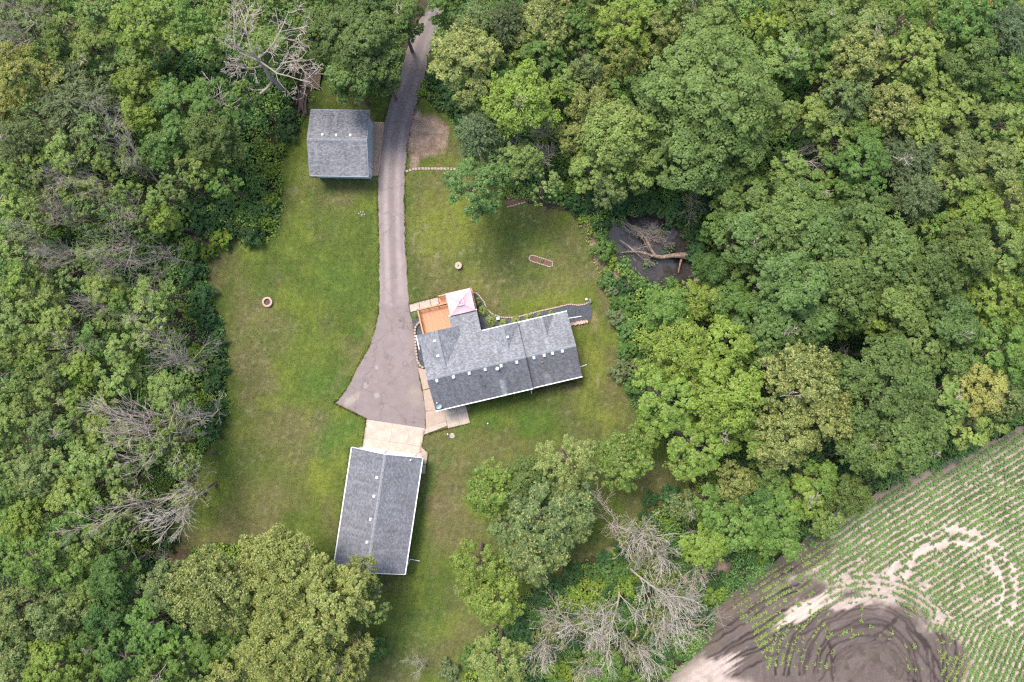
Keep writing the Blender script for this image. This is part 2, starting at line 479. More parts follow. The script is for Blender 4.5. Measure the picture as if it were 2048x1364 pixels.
# ---- ground: one sheet to the horizon, hollowed under the pond and below the field
xs = np.concatenate([[-1200, -500, -220, -120], np.arange(-86, 86.1, 0.8), [120, 220, 500, 1200]])
ys = np.concatenate([[-1200, -500, -220, -100], np.arange(-62, 62.1, 0.8), [100, 220, 500, 1200]])
def gz(X, Y):
    z = -0.09 + 0.10 * (fbm(X, Y, 6, 2) - 0.5)
    z = np.minimum(z, -0.03)
    d = edge_dist(POND_W, X, Y); ins = inside(POND_W, X, Y)
    dep = np.where(ins, 1.0, np.clip(1 - d / 1.8, 0, 1))
    z = z - 0.85 * dep
    f = inside(FIELD_W, X, Y)
    return np.where(f, -0.6, z)
def gc(X, Y):
    px, py = to_px(X, Y)
    n = fbm(X, Y, 3.0, 5)
    C = np.zeros(X.shape + (3,)) + np.array([0.062, 0.050, 0.034])
    C = tint(C, (0.040, 0.062, 0.018), sstep(0.42, 0.62, fbm(X, Y, 5, 8)))
    for (cx, cy, rx, ry, rot, c, w) in [
        (1180,455,14,26,20,(0.33,0.22,0.155),1.0),(1195,500,22,30,30,(0.36,0.25,0.18),1.0),(1215,520,30,22,0,(0.30,0.21,0.15),.9),
        (1238,560,18,30,35,(0.33,0.23,0.16),1.0),(1262,578,12,22,30,(0.40,0.30,0.22),.9),(1370,545,16,36,0,(0.10,0.045,0.028),1.0),(1365,580,20,14,0,(0.10,0.05,0.03),.9),
        (1675,695,60,22,10,(0.17,0.085,0.055),1.0),(1740,670,50,22,30,(0.10,0.05,0.035),1.0),(1900,430,30,36,0,(0.10,0.06,0.05),1.0),
        (1600,190,40,30,0,(0.10,0.085,0.04),1.0),(350,1110,40,40,0,(0.12,0.08,0.055),1.0),(395,475,30,30,0,(0.12,0.09,0.075),.8),
        (1215,1105,30,16,0,(0.30,0.20,0.15),.8),(1420,1150,50,18,35,(0.36,0.27,0.20),1.0),(1700,1000,60,10,28,(0.16,0.11,0.085),1.0),
        (1950,110,30,16,0,(0.25,0.18,0.14),.8)]:
        d = blob(px, py, cx, cy, rx, ry, rot)
        C = tint(C, c, w * sstep(1.25, 0.6, d + (n - 0.5) * 1.3))
    dpo = edge_dist(POND_W, X, Y) * np.where(inside(POND_W, X, Y), -1, 1)
    C = tint(C, (0.105, 0.072, 0.052), sstep(1.9, 0.3, dpo) * .9)
    return C
g = link('ground', grid_mesh('ground', xs, ys, gz, gc, mat='soil')); kind(g, 'structure')

# ---- pond water
wv = MB(); wv.add([(x, y, -0.42) for x, y in POND_W], [tuple(range(len(POND_W)))])
cx, cy = np.mean(np.array(POND_W), 0)
wv = MB(); wv.add([(cx + (x - cx) * 1.12, cy + (y - cy) * 1.12, -0.42) for x, y in POND_W], [tuple(range(len(POND_W) - 1, -1, -1))])
kind(wv.build('pond_water', 'pond_water'), 'structure')

# ---- lawn
def lawn_keep(X, Y):
    px, py = to_px(X, Y)
    ins = inside(LAWN_W, X, Y)
    d = edge_dist(LAWN_W, X, Y) * np.where(ins, 1, -1)
    return d + (fbm(X, Y, 1.6, 11) - 0.5) * 1.6 > -0.1
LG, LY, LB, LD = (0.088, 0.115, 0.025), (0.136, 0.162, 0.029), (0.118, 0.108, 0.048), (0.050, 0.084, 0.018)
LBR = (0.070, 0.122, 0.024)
LAWN_BLOBS = [  # cx cy rx ry rot colour weight
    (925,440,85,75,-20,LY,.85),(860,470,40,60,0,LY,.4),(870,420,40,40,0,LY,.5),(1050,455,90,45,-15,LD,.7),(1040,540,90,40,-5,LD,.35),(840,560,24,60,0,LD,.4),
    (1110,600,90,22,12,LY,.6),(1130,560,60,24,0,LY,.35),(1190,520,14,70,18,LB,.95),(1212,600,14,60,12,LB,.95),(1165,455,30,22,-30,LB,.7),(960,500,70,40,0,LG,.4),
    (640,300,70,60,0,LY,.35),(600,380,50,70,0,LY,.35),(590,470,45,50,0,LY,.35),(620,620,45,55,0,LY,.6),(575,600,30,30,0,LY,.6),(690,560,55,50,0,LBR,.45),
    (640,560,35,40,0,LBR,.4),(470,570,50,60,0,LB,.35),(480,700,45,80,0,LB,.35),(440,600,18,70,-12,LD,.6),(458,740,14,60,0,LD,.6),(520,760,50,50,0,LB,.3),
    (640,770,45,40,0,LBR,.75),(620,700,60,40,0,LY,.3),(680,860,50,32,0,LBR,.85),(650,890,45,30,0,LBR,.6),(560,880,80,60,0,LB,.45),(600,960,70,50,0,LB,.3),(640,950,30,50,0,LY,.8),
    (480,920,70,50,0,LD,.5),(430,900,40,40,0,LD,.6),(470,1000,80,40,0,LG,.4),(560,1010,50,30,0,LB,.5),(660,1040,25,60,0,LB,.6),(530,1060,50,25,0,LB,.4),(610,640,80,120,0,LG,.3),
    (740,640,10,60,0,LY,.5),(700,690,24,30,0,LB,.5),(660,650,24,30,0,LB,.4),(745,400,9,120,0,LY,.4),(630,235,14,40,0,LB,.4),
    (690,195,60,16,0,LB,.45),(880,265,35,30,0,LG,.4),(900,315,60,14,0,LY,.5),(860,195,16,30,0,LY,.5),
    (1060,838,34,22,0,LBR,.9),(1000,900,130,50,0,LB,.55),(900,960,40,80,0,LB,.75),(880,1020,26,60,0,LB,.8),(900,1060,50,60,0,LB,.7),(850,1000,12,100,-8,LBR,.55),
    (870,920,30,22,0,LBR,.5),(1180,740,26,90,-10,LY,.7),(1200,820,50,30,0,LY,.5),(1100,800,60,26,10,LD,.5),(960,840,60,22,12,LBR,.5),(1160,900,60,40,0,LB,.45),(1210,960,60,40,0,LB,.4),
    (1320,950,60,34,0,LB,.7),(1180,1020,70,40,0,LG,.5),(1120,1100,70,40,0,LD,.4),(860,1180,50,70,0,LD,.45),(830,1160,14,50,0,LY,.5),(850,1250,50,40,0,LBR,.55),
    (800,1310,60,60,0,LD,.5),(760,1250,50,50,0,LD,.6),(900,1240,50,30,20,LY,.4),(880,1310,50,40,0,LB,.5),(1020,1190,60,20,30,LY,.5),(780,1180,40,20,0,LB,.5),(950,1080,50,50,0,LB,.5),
]
def lawn_col(X, Y):
    px, py = to_px(X, Y)
    n1 = fbm(X, Y, 7.0, 21, 5); n2 = fbm(X, Y, 2.0, 31, 4); n3 = fbm(X, Y, 14.0, 41, 3)
    C = np.zeros(X.shape + (3,)) + np.array(LG)
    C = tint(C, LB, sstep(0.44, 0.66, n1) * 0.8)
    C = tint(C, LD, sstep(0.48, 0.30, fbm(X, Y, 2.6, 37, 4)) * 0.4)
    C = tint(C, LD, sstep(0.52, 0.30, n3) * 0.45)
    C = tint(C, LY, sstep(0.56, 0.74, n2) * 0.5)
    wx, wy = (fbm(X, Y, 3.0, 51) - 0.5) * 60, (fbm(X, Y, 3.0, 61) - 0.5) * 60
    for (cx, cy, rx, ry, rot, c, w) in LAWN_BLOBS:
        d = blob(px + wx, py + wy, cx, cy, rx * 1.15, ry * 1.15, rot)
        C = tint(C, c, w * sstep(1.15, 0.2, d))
    # worn dirt beside the bend of the drive
    dd = blob(px + wx * .5, py + wy * .5, 850, 268, 52, 46, -20)
    dd = np.minimum(dd, blob(px + wx * .4, py + wy * .4, 826, 300, 14, 42, 0)); dd = np.minimum(dd, blob(px + wx * .4, py + wy * .4, 832, 238, 14, 26, 0))
    dirt = np.array([0.27, 0.195, 0.145]) * (0.55 + 0.9 * fbm(X * 1.0, Y * 2.2, 1.6, 77, 5))[..., None]
    w = sstep(1.12, 0.8, dd + (n2 - 0.5) * 0.5)[..., None]
    C = C * (1 - w) + dirt * w
    # thin bare ground round the heap of stones, along the beds and below the tree line
    for (cx, cy, rx, ry, c, w) in [(722,427,7,6,(0.20,0.16,0.12),.4),(985,605,5,8,(0.3,0.22,0.14),.5),(880,1012,9,6,(0.22,0.17,0.12),.5),(1160,645,16,10,(0.25,0.17,0.10),.8),(1190,640,8,22,(0.20,0.16,0.08),.7)]:
        d = blob(px + wx * .4, py + wy * .4, cx, cy, rx, ry)
        C = tint(C, c, w * sstep(1.2, 0.4, d))
    # mower stripes, barely there
    s = np.sin((px * 0.97 + py * 0.24) * 2 * math.pi / 17.0 + 4 * n3)
    C = C * (1 + 0.05 * s)[..., None]
    f1 = fbm(X, Y, 0.9, 191, 3); f2 = vnoise(X, Y, 0.35, 193)
    C = C * (0.78 + 0.30 * f1 + 0.16 * f2)[..., None]
    C = tint(C, (0.21, 0.19, 0.11), sstep(0.80, 0.95, vnoise(X, Y, 0.45, 197)) * sstep(0.45, 0.6, n1) * 0.6)
    # wheel and foot paths worn from the drive towards the long garage and along the wood
    for pth in ([(748,640),(725,690),(690,740),(655,790)], [(866,870),(880,930),(884,1000),(880,1080),(860,1180)], [(820,345),(870,380),(920,470),(915,530)]):
        d = edge_dist([tuple(W(x, y)[:2]) for x, y in pth], X + wx * .02, Y + wy * .02, closed=False)
        C = tint(C, (0.135, 0.118, 0.062), sstep(0.8, 0.1, d) * 0.4 * sstep(.35, .6, n2))
    return C
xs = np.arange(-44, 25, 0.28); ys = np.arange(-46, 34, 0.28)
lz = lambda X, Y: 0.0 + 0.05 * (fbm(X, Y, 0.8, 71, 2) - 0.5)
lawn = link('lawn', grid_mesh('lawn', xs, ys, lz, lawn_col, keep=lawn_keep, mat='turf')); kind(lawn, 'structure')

# ---- grass blades over the lawn, longer where the mower does not reach
material('grass_blade', attr='Col', rough=0.9, spec=0.1)
def grass():
    r = np.random.default_rng(303); n = 120000
    X = r.uniform(-44, 25, n); Y = r.uniform(-44, 33, n)
    # longer tufts along the drive, the slabs and the walls
    def along(pts, m, spread):
        P_ = np.array(G2(pts)); k = r.uniform(0, len(P_) - 1.001, m); i = k.astype(int); t = (k - i)[:, None]
        q = P_[i] * (1 - t) + P_[i + 1] * t
        return q + r.normal(size=(m, 2)) * spread
    E = np.concatenate([along([(x - 1.0, y) for x, y in DL[2:]], 1500, .09), along([(x + 1.0, y) for x, y in DR[2:14]], 1100, .09), along([(668,806),(733,838),(723,905)], 900, .08), along([(940,846),(896,857),(848,870)], 500, .06),
                        along([(849,860),(840,905)], 300, .06), along([(856,907),(851,948)], 200, .06), along([(818,609),(876,594)], 300, .06), along([(808,1152),(846,918)], 500, .15), along([(700,895),(668,1130)], 500, .15), along([(620,352),(736,356)], 400, .12), along([(875,824),(1066,782),(1166,757)], 900, .12)])
    X = np.concatenate([X, E[:, 0]]); Y = np.concatenate([Y, E[:, 1]]); tall = np.concatenate([np.zeros(n), np.ones(len(E))])
    k = lawn_keep(X, Y)
    dpoly = G2(DL + [(733,838),(850,857)] + DR[::-1])
    k &= ~(inside(dpoly, X, Y) & (tall == 0)); px, py = to_px(X, Y)
    k &= ~((blob(px, py, 850, 268, 50, 44, -20) < .9) & (tall == 0))
    X, Y, tall = X[k], Y[k], tall[k]; m = len(X)
    C = lawn_col(X[:, None], Y[:, None])[:, 0] * r.uniform(.75, 1.45, m)[:, None]
    h = (.05 + .05 * r.random(m)) * (1 + .7 * tall); a = r.uniform(0, 6.283, m); w = .035 * (1 + .5 * r.random(m)) * (1 + .3 * tall)
    le = r.uniform(.04, .12, m); b = a + r.normal(size=m) * .8
    v = np.stack([np.stack([X - np.cos(a) * w, Y - np.sin(a) * w, np.zeros(m) - .01], 1), np.stack([X + np.cos(a) * w, Y + np.sin(a) * w, np.zeros(m) - .01], 1), np.stack([X - np.sin(b) * le, Y + np.cos(b) * le, h + .01], 1)], 1).reshape(-1, 3)
    return np_mesh('grass', v, np.arange(3 * m).reshape(-1, 3), colors=np.repeat(C, 3, 0), mat='grass_blade')
# ---- driveway: strips from left edge to right edge
DL = [(878,-70),(866,-20),(847,30),(823,67),(808,118),(793,168),(776,216),(767,250),(762,290),(757,337),(755.6,398),(756.6,430),(757.7,473),(759.5,547),(758.4,620),(752,653),(739.4,693),(721,723),(706.4,752),(691.7,781),(676,800),(668,806)]
DR = [(920,-70),(905,-20),(888,20),(872,66),(857,111),(846.7,158.5),(833,206),(820,250),(813,297),(809.6,347),(807.9,400),(808,430),(810,473),(813.5,547),(819,620),(825,653),(831,693),(834,723),(838,752),(843,781),(847,801),(848,806)]
def driveway():
    L = np.array(DL, float); Rr = np.array(DR, float)
    def resample(A, n):
        s = np.concatenate([[0], np.cumsum(np.hypot(*np.diff(A, axis=0).T))]); t = np.linspace(0, s[-1], n)
        return np.stack([np.interp(t, s, A[:, 0]), np.interp(t, s, A[:, 1])], 1)
    m = 330
    # resample both edges with the same row parameter (by the left edge's control rows)
    k = np.linspace(0, len(L) - 1, m)
    A = np.stack([np.interp(k, range(len(L)), L[:, i]) for i in (0, 1)], 1)
    B = np.stack([np.interp(k, range(len(Rr)), Rr[:, i]) for i in (0, 1)], 1)
    # bottom fan: from the corner (668,806) sweep down to the concrete apron
    q = np.linspace(0, 1, 40)[1:, None]
    A2 = (1 - q) * np.array([668, 806.]) + q * np.array([733, 838.])
    B2 = (1 - q) * np.array([848, 806.]) + q * np.array([850, 857.])
    A = np.vstack([A, A2]); B = np.vstack([B, B2])
    nc = 40
    t = np.linspace(0, 1, nc)[None, :, None]
    Pp = A[:, None, :] * (1 - t) + B[:, None, :] * t
    X = (Pp[..., 0] - 1024) * GS; Y = (682 - Pp[..., 1]) * GS
    wob = (fbm(X, Y, 0.6, 81, 3) - 0.5) * 0.34
    X[:, 0] += wob[:, 0]; X[:, -1] += wob[:, -1]
    px, py = to_px(X, Y)
    Z = np.full(X.shape, 0.055) + 0.02 * np.sin(np.pi * t[..., 0])
    Z[:, 0] = 0.02; Z[:, -1] = 0.02
    base = np.array([0.240, 0.198, 0.192])
    C = np.zeros(X.shape + (3,)) + base
    n = fbm(X, Y, 5, 91, 5); n2 = fbm(X, Y, 1.2, 95, 4)
    C = C * (0.84 + 0.32 * n)[..., None]
    tt = np.broadcast_to(t[..., 0], X.shape)
    straight = sstep(250, 330, py) * sstep(640, 560, py)
    top_shade = sstep(330, 250, py)                   # upper part darker: shade painted into the asphalt colour
    C = tint(C, (0.150, 0.125, 0.122), top_shade * 0.75)
    track = np.maximum(sstep(0.14, 0.03, abs(tt - 0.28)), sstep(0.14, 0.03, abs(tt - 0.74)))
    C = tint(C, (0.31, 0.265, 0.25), track * (0.65 * straight + 0.25 * top_shade) * (0.45 + n2))
    C = tint(C, (0.185, 0.152, 0.147), straight * sstep(0.16, 0.02, abs(tt - 0.51)) * 0.5)
    C = tint(C, (0.28, 0.225, 0.19), (sstep(0.04, 0.0, tt) + sstep(0.96, 1.0, tt)) * 0.6)
    C = tint(C, (0.20, 0.163, 0.158), sstep(600, 615, py) * 0.6)
    for (cx, cy, rx, ry, rot, c, w) in [(702,798,22,9,40,(0.36,0.32,0.25),.55),(830,790,14,26,5,(0.30,0.26,0.20),.4),(752,735,4,5,0,(0.36,0.33,0.31),.7),(755,790,6,6,0,(0.33,0.30,0.28),.7),
                                    (732,772,4,6,30,(0.36,0.33,0.31),.7),(800,640,4,3,0,(0.10,0.09,0.085),.7),(826,842,3,2,0,(0.06,0.05,0.05),.8),(805,700,30,60,0,(0.25,0.21,0.205),.4),(770,660,20,40,0,(0.24,0.20,0.19),.35)]:
        d = blob(px + (n2 - .5) * 14, py + (n - .5) * 14, cx, cy, rx, ry, rot)
        C = tint(C, c, w * sstep(1.2, 0.5, d))
    crack = sstep(1.6, 0.4, abs(py - (604 + 4 * np.sin(px * 0.13) + (n2 - .5) * 10))) * (px > 756)
    C = tint(C, (0.30, 0.26, 0.25), crack * 0.5)
    nr = X.shape[0]
    idx = np.arange(nr * nc).reshape(nr, nc)
    q = np.stack([idx[:-1, :-1], idx[1:, :-1], idx[1:, 1:], idx[:-1, 1:]], -1).reshape(-1, 4)
    me = np_mesh('driveway', np.stack([X, Y, Z], -1).reshape(-1, 3), q, colors=C.reshape(-1, 3), mat='asphalt', smooth=True)
    return kind(link('driveway', me), 'structure')
driveway()
kind(link('grass', grass()), 'stuff')['label'] = 'short mown grass blades over the lawn'

# ---- concrete: each cast slab is a piece of its own
def slabs(name, rows, mat, z=0.075, gap=0.02):
    root = bpy.data.objects.new(name, None); col.objects.link(root); root['kind'] = 'structure'
    for r in rows:
        p = np.array(G2(r)); c = p.mean(0)
        p = c + (p - c) * (1 - gap / (np.abs(p - c).max() + 1e-6))
        root_z = z + random.uniform(-0.004, 0.004)
        mb = MB(); mb.prism([tuple(a - c) for a in p], -0.06, root_z)
        mb.build('slab', mat, root, loc=(c[0], c[1], 0.0))
    return root
def quad_split(a, b, c, d, us, vs):
    """cells of a four-sided area a b c d (a->b along u, a->d along v)"""
    a, b, c, d = map(np.array, (a, b, c, d))
    f = lambda u, v: tuple((a * (1 - u) + b * u) * (1 - v) + (d * (1 - u) + c * u) * v)
    return [[f(u0, v0), f(u1, v0), f(u1, v1), f(u0, v1)] for u0, u1 in zip(us, us[1:]) for v0, v1 in zip(vs, vs[1:])]
slabs('concrete_apron', quad_split((733,838.5), (849.5,856.5), (838,930), (722,911), [0, .45, .745, 1], [0, .5, 1]), 'concrete_pale', gap=0.012)
slabs('side_path', [[(841,892),(856,907),(852,929),(838,927)], [(852,930),(851,948),(836,946),(838,928)]], 'concrete')
slabs('garage_apron', quad_split((740,243),(769,244),(757,351.5),(736,351),[0,1],[0,.50,1]), 'concrete_tan', gap=0.012)
slabs('house_walk', [[(836,735),(850,738),(861,776),(846,780)], [(846,781),(861,777),(872,821),(851,822)], [(851,823),(873,820),(890,815),(894,841),(852,858)]], 'concrete')
slabs('garden_walk', [[(848.5,859),(892,842),(895,851),(847.5,869.5)]], 'concrete_pale')
slabs('patio', quad_split((888,818),(931,808),(940,846),(896,857),[0,.54,1],[0,.36,1]), 'concrete_pale', gap=0.014)
slabs('entry_walk', [[(818.5,609),(837.5,604),(840,619),(821,624)],[(838,603.5),(859.5,598.5),(862.5,613),(840.5,618.5)],[(860,598),(876,594.5),(878,607.5),(863,612.5)]], 'concrete_pale', gap=0.014)

# ---- gravel beds
def sheet(name, pts, mat, z, dome=0.0):
    me = MB().prism(G2(pts), -0.05, z).mesh(name)
    return kind(link(name, me, mat), 'structure')
sheet('gravel_bed', [(943,583),(955,588),(966,601),(972,614),(980,624),(995,632),(1012,635),(1040,632),(1080,622),(1120,613),(1140,608.5),(1156,610),(1168,608.5),(1178,604),(1184,620),(1183,638),(1172,642),(1140,650),(1100,660),(970,672),(930,640)], 'slate_gravel', 0.045)
sheet('side_gravel', [(822,624),(836,622),(842,640),(848,665),(853,700),(860,736),(842,735),(836,720),(831,690),(829,660)], 'slate_gravel', 0.065)

# ---- field
PXF = lambda X, Y: to_px(X, Y)
def wet_map(px, py, n, n2):
    w = np.zeros(px.shape)
    for (cx, cy, rx, ry, rot) in [(1725,1345,195,150,0),(1600,1310,150,90,15),(1530,1245,150,50,32),(1500,1172,110,46,34),(1590,1105,80,22,33),(1440,1265,70,60,35),(1560,1300,130,80,10),(1620,1120,60,16,32),(1440,1250,50,60,40),(1880,1320,70,60,-40)]:
        w = np.maximum(w, sstep(1.12, 0.82, blob(px, py, cx, cy, rx, ry, rot) + (n - 0.5) * 0.55))
    for (cx, cy, rx, ry, rot) in [(1612,1218,62,20,33),(1420,1350,60,22,28),(1700,1205,60,12,8),(1370,1330,40,16,28)]:
        w = np.minimum(w, sstep(0.6, 1.2, blob(px, py, cx, cy, rx, ry, rot) + (n2 - 0.5) * 0.9 + (vnoise(row_coord(px, py), px * 0.02, 3.0, 4) - .5) * .9))
    return w
RING = (1905, 1195, 118, 118)
def ring_map(px, py, n):
    d = np.hypot((px - 1905) / 1.0, (py - 1185) / 1.0) + (n - .5) * 22
    ang = np.degrees(np.arctan2(-(py - 1185), px - 1905))
    band = np.maximum(sstep(9, 2, abs(d - 100)), 0.9 * sstep(8, 2, abs(d - 128)) )
    return band * ((ang > -30) & (ang < 165))
def ruts(px, py):
    """wheel ruts in the mud: depth 0..1"""
    wx, wy = (fbm(px, py, 60, 7) - .5) * 26, (fbm(px, py, 60, 8) - .5) * 26
    px, py = px + wx, py + wy
    d = np.hypot(px - 1735, (py - 1350) * 1.0)
    k = np.zeros(px.shape)
    fade = .6 + .4 * sstep(.35, .6, fbm(px, py, 40, 9))
    ang = np.degrees(np.arctan2(-(py - 1350), px - 1735))
    for r in (60, 68, 84, 98, 106, 128, 136, 158, 166, 184):
        k = np.maximum(k, sstep(3.4, 1.0, abs(d - r)) * (ang > -10))
    c, s = math.cos(R(33)), math.sin(R(33))
    t = (px - 1500) * s + (py - 1240) * c        # across the rows
    u = (px - 1500) * c - (py - 1240) * s
    for q in (-52, -44, -14, -2, 22, 30, 50, 58, 84):
        k = np.maximum(k, sstep(3.4, 1.0, abs(t - q)) * sstep(150, 110, abs(u - 10)))
    for (x0, y0, x1, y1) in [(1640,1364,1790,1240),(1670,1364,1660,1250),(1725,1300,1800,1364),(1780,1270,1700,1364),(1810,1250,1880,1364),(1760,1285,1830,1364),(1830,1255,1905,1364),(1610,1330,1640,1260)]:
        dd = edge_dist([(x0, y0), (x1, y1)], px, py, closed=False)
        k = np.maximum(k, sstep(4.0, 1.2, dd))
    return k * fade
def row_coord(px, py):
    c, s = math.cos(R(32)), math.sin(R(32))
    return (px * s + py * c)
def field_z(X, Y):
    px, py = to_px(X, Y)
    n = fbm(X, Y, 3, 101); n2 = fbm(X, Y, 1.2, 105)
    w = wet_map(px, py, n, n2)
    z = 0.02 + 0.03 * np.cos(row_coord(px, py) * 2 * math.pi / 12.7) * (1 - w)
    z = z + 0.06 * (n2 - 0.5) + 0.16 * w * (fbm(X, Y * 1.0, 1.1, 401, 5) - 0.5) - 0.11 * ruts(px, py) * (0.2 + 0.8 * w)
    z = z - 0.12 * sstep(1.0, 0.3, blob(px, py, 1745, 1330, 115, 80, 0))
    z = z - 0.13 * np.maximum(sstep(1.0, .5, blob(px, py, 1560, 1295, 5, 26, 8)), np.maximum(sstep(1.0, .5, blob(px, py, 1535, 1314, 5, 18, -38)), sstep(1, .5, blob(px, py, 1602, 1300, 4, 22, 10))))
    return z
def field_col(X, Y):
    px, py = to_px(X, Y)
    n = fbm(X, Y, 3, 101); n2 = fbm(X, Y, 1.2, 105); n3 = fbm(X, Y, 8, 111)
    w = wet_map(px, py, n, n2)
    C = np.zeros(X.shape + (3,)) + np.array([0.40, 0.325, 0.28])
    C = C * (0.82 + 0.36 * n3)[..., None]
    C = tint(C, (0.30, 0.245, 0.20), sstep(0.5, 0.68, n2) * 0.6)
    C = tint(C, (0.50, 0.43, 0.365), ring_map(px, py, n2) * 0.7)
    C = tint(C, (0.50, 0.42, 0.35), sstep(1.1, .5, blob(px, py, 1612, 1218, 66, 18, 33) + (vnoise(row_coord(px, py), px * 0.02, 3.0, 4) - .5) * .9) * .8)
    ra = np.hypot(px - 1735 + (n - .5) * 30, py - 1350); stk = np.where((px < 1600) & (py < 1330), row_coord(px + (n2 - .5) * 10, py), ra)
    streak = vnoise(stk * .06, stk * 0 + n3, .16, 3) * .6 + vnoise(stk * .06, stk * 0, .5, 5) * .4
    mud = np.array([0.108, 0.085, 0.074]) * (0.55 + 0.35 * n + 0.65 * streak)[..., None]
    C = C * (1 - w[..., None]) + mud * w[..., None]
    C = tint(C, (0.036, 0.028, 0.025), ruts(px, py) * (0.06 + 0.9 * w))
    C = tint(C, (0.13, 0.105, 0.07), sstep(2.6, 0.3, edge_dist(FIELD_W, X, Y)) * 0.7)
    return C
def field_keep(X, Y):
    ins = inside(FIELD_W, X, Y); d = edge_dist(FIELD_W, X, Y) * np.where(ins, 1, -1)
    return d + (fbm(X, Y, 1.5, 121) - 0.5) * 1.2 > -0.2
xs = np.concatenate([np.arange(14, 64, 0.16), np.arange(64, 76.1, 1.0)]); ys = np.concatenate([np.arange(-52, -42.5, 1.0), np.arange(-42.4, -3, 0.16)])
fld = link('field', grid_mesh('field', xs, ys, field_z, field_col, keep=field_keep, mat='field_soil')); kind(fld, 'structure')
pu = MB(); pc = G2([(1640,1235),(1850,1235),(1870,1390),(1620,1390)]); pu.add([(x, y, -0.122) for x, y in pc], [(3, 2, 1, 0)])
pu.build('puddle_water', 'puddle_water')['kind'] = 'structure'
pu = MB(); pc = G2([(1525,1265),(1615,1265),(1615,1335),(1525,1335)]); pu.add([(x, y, -0.095) for x, y in pc], [(3, 2, 1, 0)])
pu.build('puddle_water', 'puddle_water')['kind'] = 'structure'

# ================================================================== BUILDINGS
def roof_slope(parent, pts, mat, eave_dir=(1, 0), th=0.16, name='roof_slope'):
    """a planar piece of roof; eave_dir is the level direction, the shingle courses run along it"""
    me = MB().slab([tuple(p) for p in pts], th).mesh(name)
    a = Vector(pts[0]); b = Vector(pts[1]); c = Vector(pts[2])
    nrm = (b - a).cross(c - a).normalized()
    e = Vector((eave_dir[0], eave_dir[1], 0)).normalized()
    up = nrm.cross(e)
    planar_uv(me, e, up if up.z > 0 else -up)
    return link(name, me, mat, parent)

def ridge_cap(parent, a, b, w=0.17, drop=0.06, step=0.3):
    """overlapping cap shingles laid astride a ridge"""
    a = Vector(a); b = Vector(b); d = b - a; n = max(2, int(d.length / step)); e = d.normalized()
    s = e.cross(Vector((0, 0, 1))).normalized()
    mb = MB()
    for i in range(n):
        p = a + d * (i / n); q = a + d * ((i + 1.15) / n) if i < n - 1 else b
        z0, z1 = 0.035, 0.02
        vs = []
        for pt, z in ((p, z0), (q, z1)):
            for k in (-1, 0, 1):
                vs.append(tuple(pt + s * (w * k) + Vector((0, 0, z - (drop if k else 0)))))
        mb.add(vs, [(0, 3, 4, 1), (1, 4, 5, 2)])
    return mb.build('ridge_cap', 'ridge_shingle', parent)

def roof_vent(parent, x, y, z, slope, ax=(1, 0), s=0.31):
    """square low roof vent: flange, hood; slope = rise per metre along the direction across ax"""
    e = Vector((ax[0], ax[1], 0)); f = Vector((-ax[1], ax[0], slope)).normalized(); n = e.cross(f)
    M = Matrix((e, f, n)).transposed()
    v = MB().box((0, 0, 0), (s, s, 0.20), taper=0.82, rot=M).build('roof_vent', 'vent_white', parent, loc=(x, y, z + 0.10))
    MB().box(tuple(M @ Vector((0, 0, -0.085))), (s * 1.3, s * 1.3, 0.02), rot=M).build('flange', 'ridge_shingle', v)
    MB().box(tuple(M @ Vector((0, 0, 0.106))), (s * 0.80, s * 0.80, 0.02), taper=0.9, rot=M).build('hood', 'vent_white', v)
    return v

def bar(parent, name, a, b, w, h, mat):
    a = Vector(a); b = Vector(b); d = (b - a); L = d.length; e = d.normalized()
    s = e.cross(Vector((0, 0, 1))).normalized(); u = s.cross(e)
    return MB().box(tuple((a + b) / 2), (L, w, h), rot=Matrix((e, -s, u)).transposed()).build(name, mat, parent)

def window(parent, x, y, z, w, h, axis):
    """axis 'u': in a wall that runs along local x; 'v': along local y"""
    t = 0.06
    sz = (w, t, h) if axis == 'u' else (t, w, h)
    o = MB().box((0, 0, 0), sz).build('window', 'white_trim', parent, loc=(x, y, z))
    gz_ = (w - 0.16, t + 0.03, h - 0.16) if axis == 'u' else (t + 0.03, w - 0.16, h - 0.16)
    MB().box((0, 0, 0), gz_).build('pane', 'glass_dark', o)
    return o

# ---- the house
HA = R(13.1)
house = thing('house', 'grey-roofed house with gables at the middle of the lawn, beside the deck', 'house', (-8.77, -8.03, 0), HA)
MR, MP = 4.9, 0.40
zm = lambda v: MR - MP * abs(v - 3.75)
WR, WP = 4.3, 0.40
zw = lambda v: WR - WP * abs(v - 3.71)
def gable_walls(u0, u1, v0, v1, zf, ridge_v, mat, name='wall', drop=0.22):
    prof = [(v0, -0.05), (v1, -0.05), (v1, zf(v1) - drop), (ridge_v, zf(ridge_v) - drop), (v0, zf(v0) - drop)]
    n = len(prof)
    vs = [(u0, v, z) for v, z in prof] + [(u1, v, z) for v, z in prof]
    mb = MB().add(vs, [tuple(range(n - 1, -1, -1)), tuple(range(n, 2 * n))] + [(i, (i + 1) % n, (i + 1) % n + n, i + n) for i in range(n)])
    return mb.build(name, mat, house)
gable_walls(0.32, 11.30, 0.42, 7.30, zm, 3.75, 'siding_pale')
gable_walls(11.31, 17.02, 0.42, 7.30, zw, 3.71, 'siding_pale')
prof = [(0.12, 0), (4.40, 0), (4.40, 3.05), (2.25, 4.25), (0.12, 3.05)]
vs = [(u, 7.32, z) for u, z in prof] + [(u, 8.62, z) for u, z in prof]
MB().add(vs, [(0, 1, 2, 3, 4), (9, 8, 7, 6, 5)] + [((i + 1) % 5, i, i + 5, (i + 1) % 5 + 5) for i in range(5)]).build('wall', 'siding_pale', house)
MB().box((5.50, 8.55, 1.0), (2.6, 2.46, 2.0)).build('porch_wall', 'siding_pale', house)
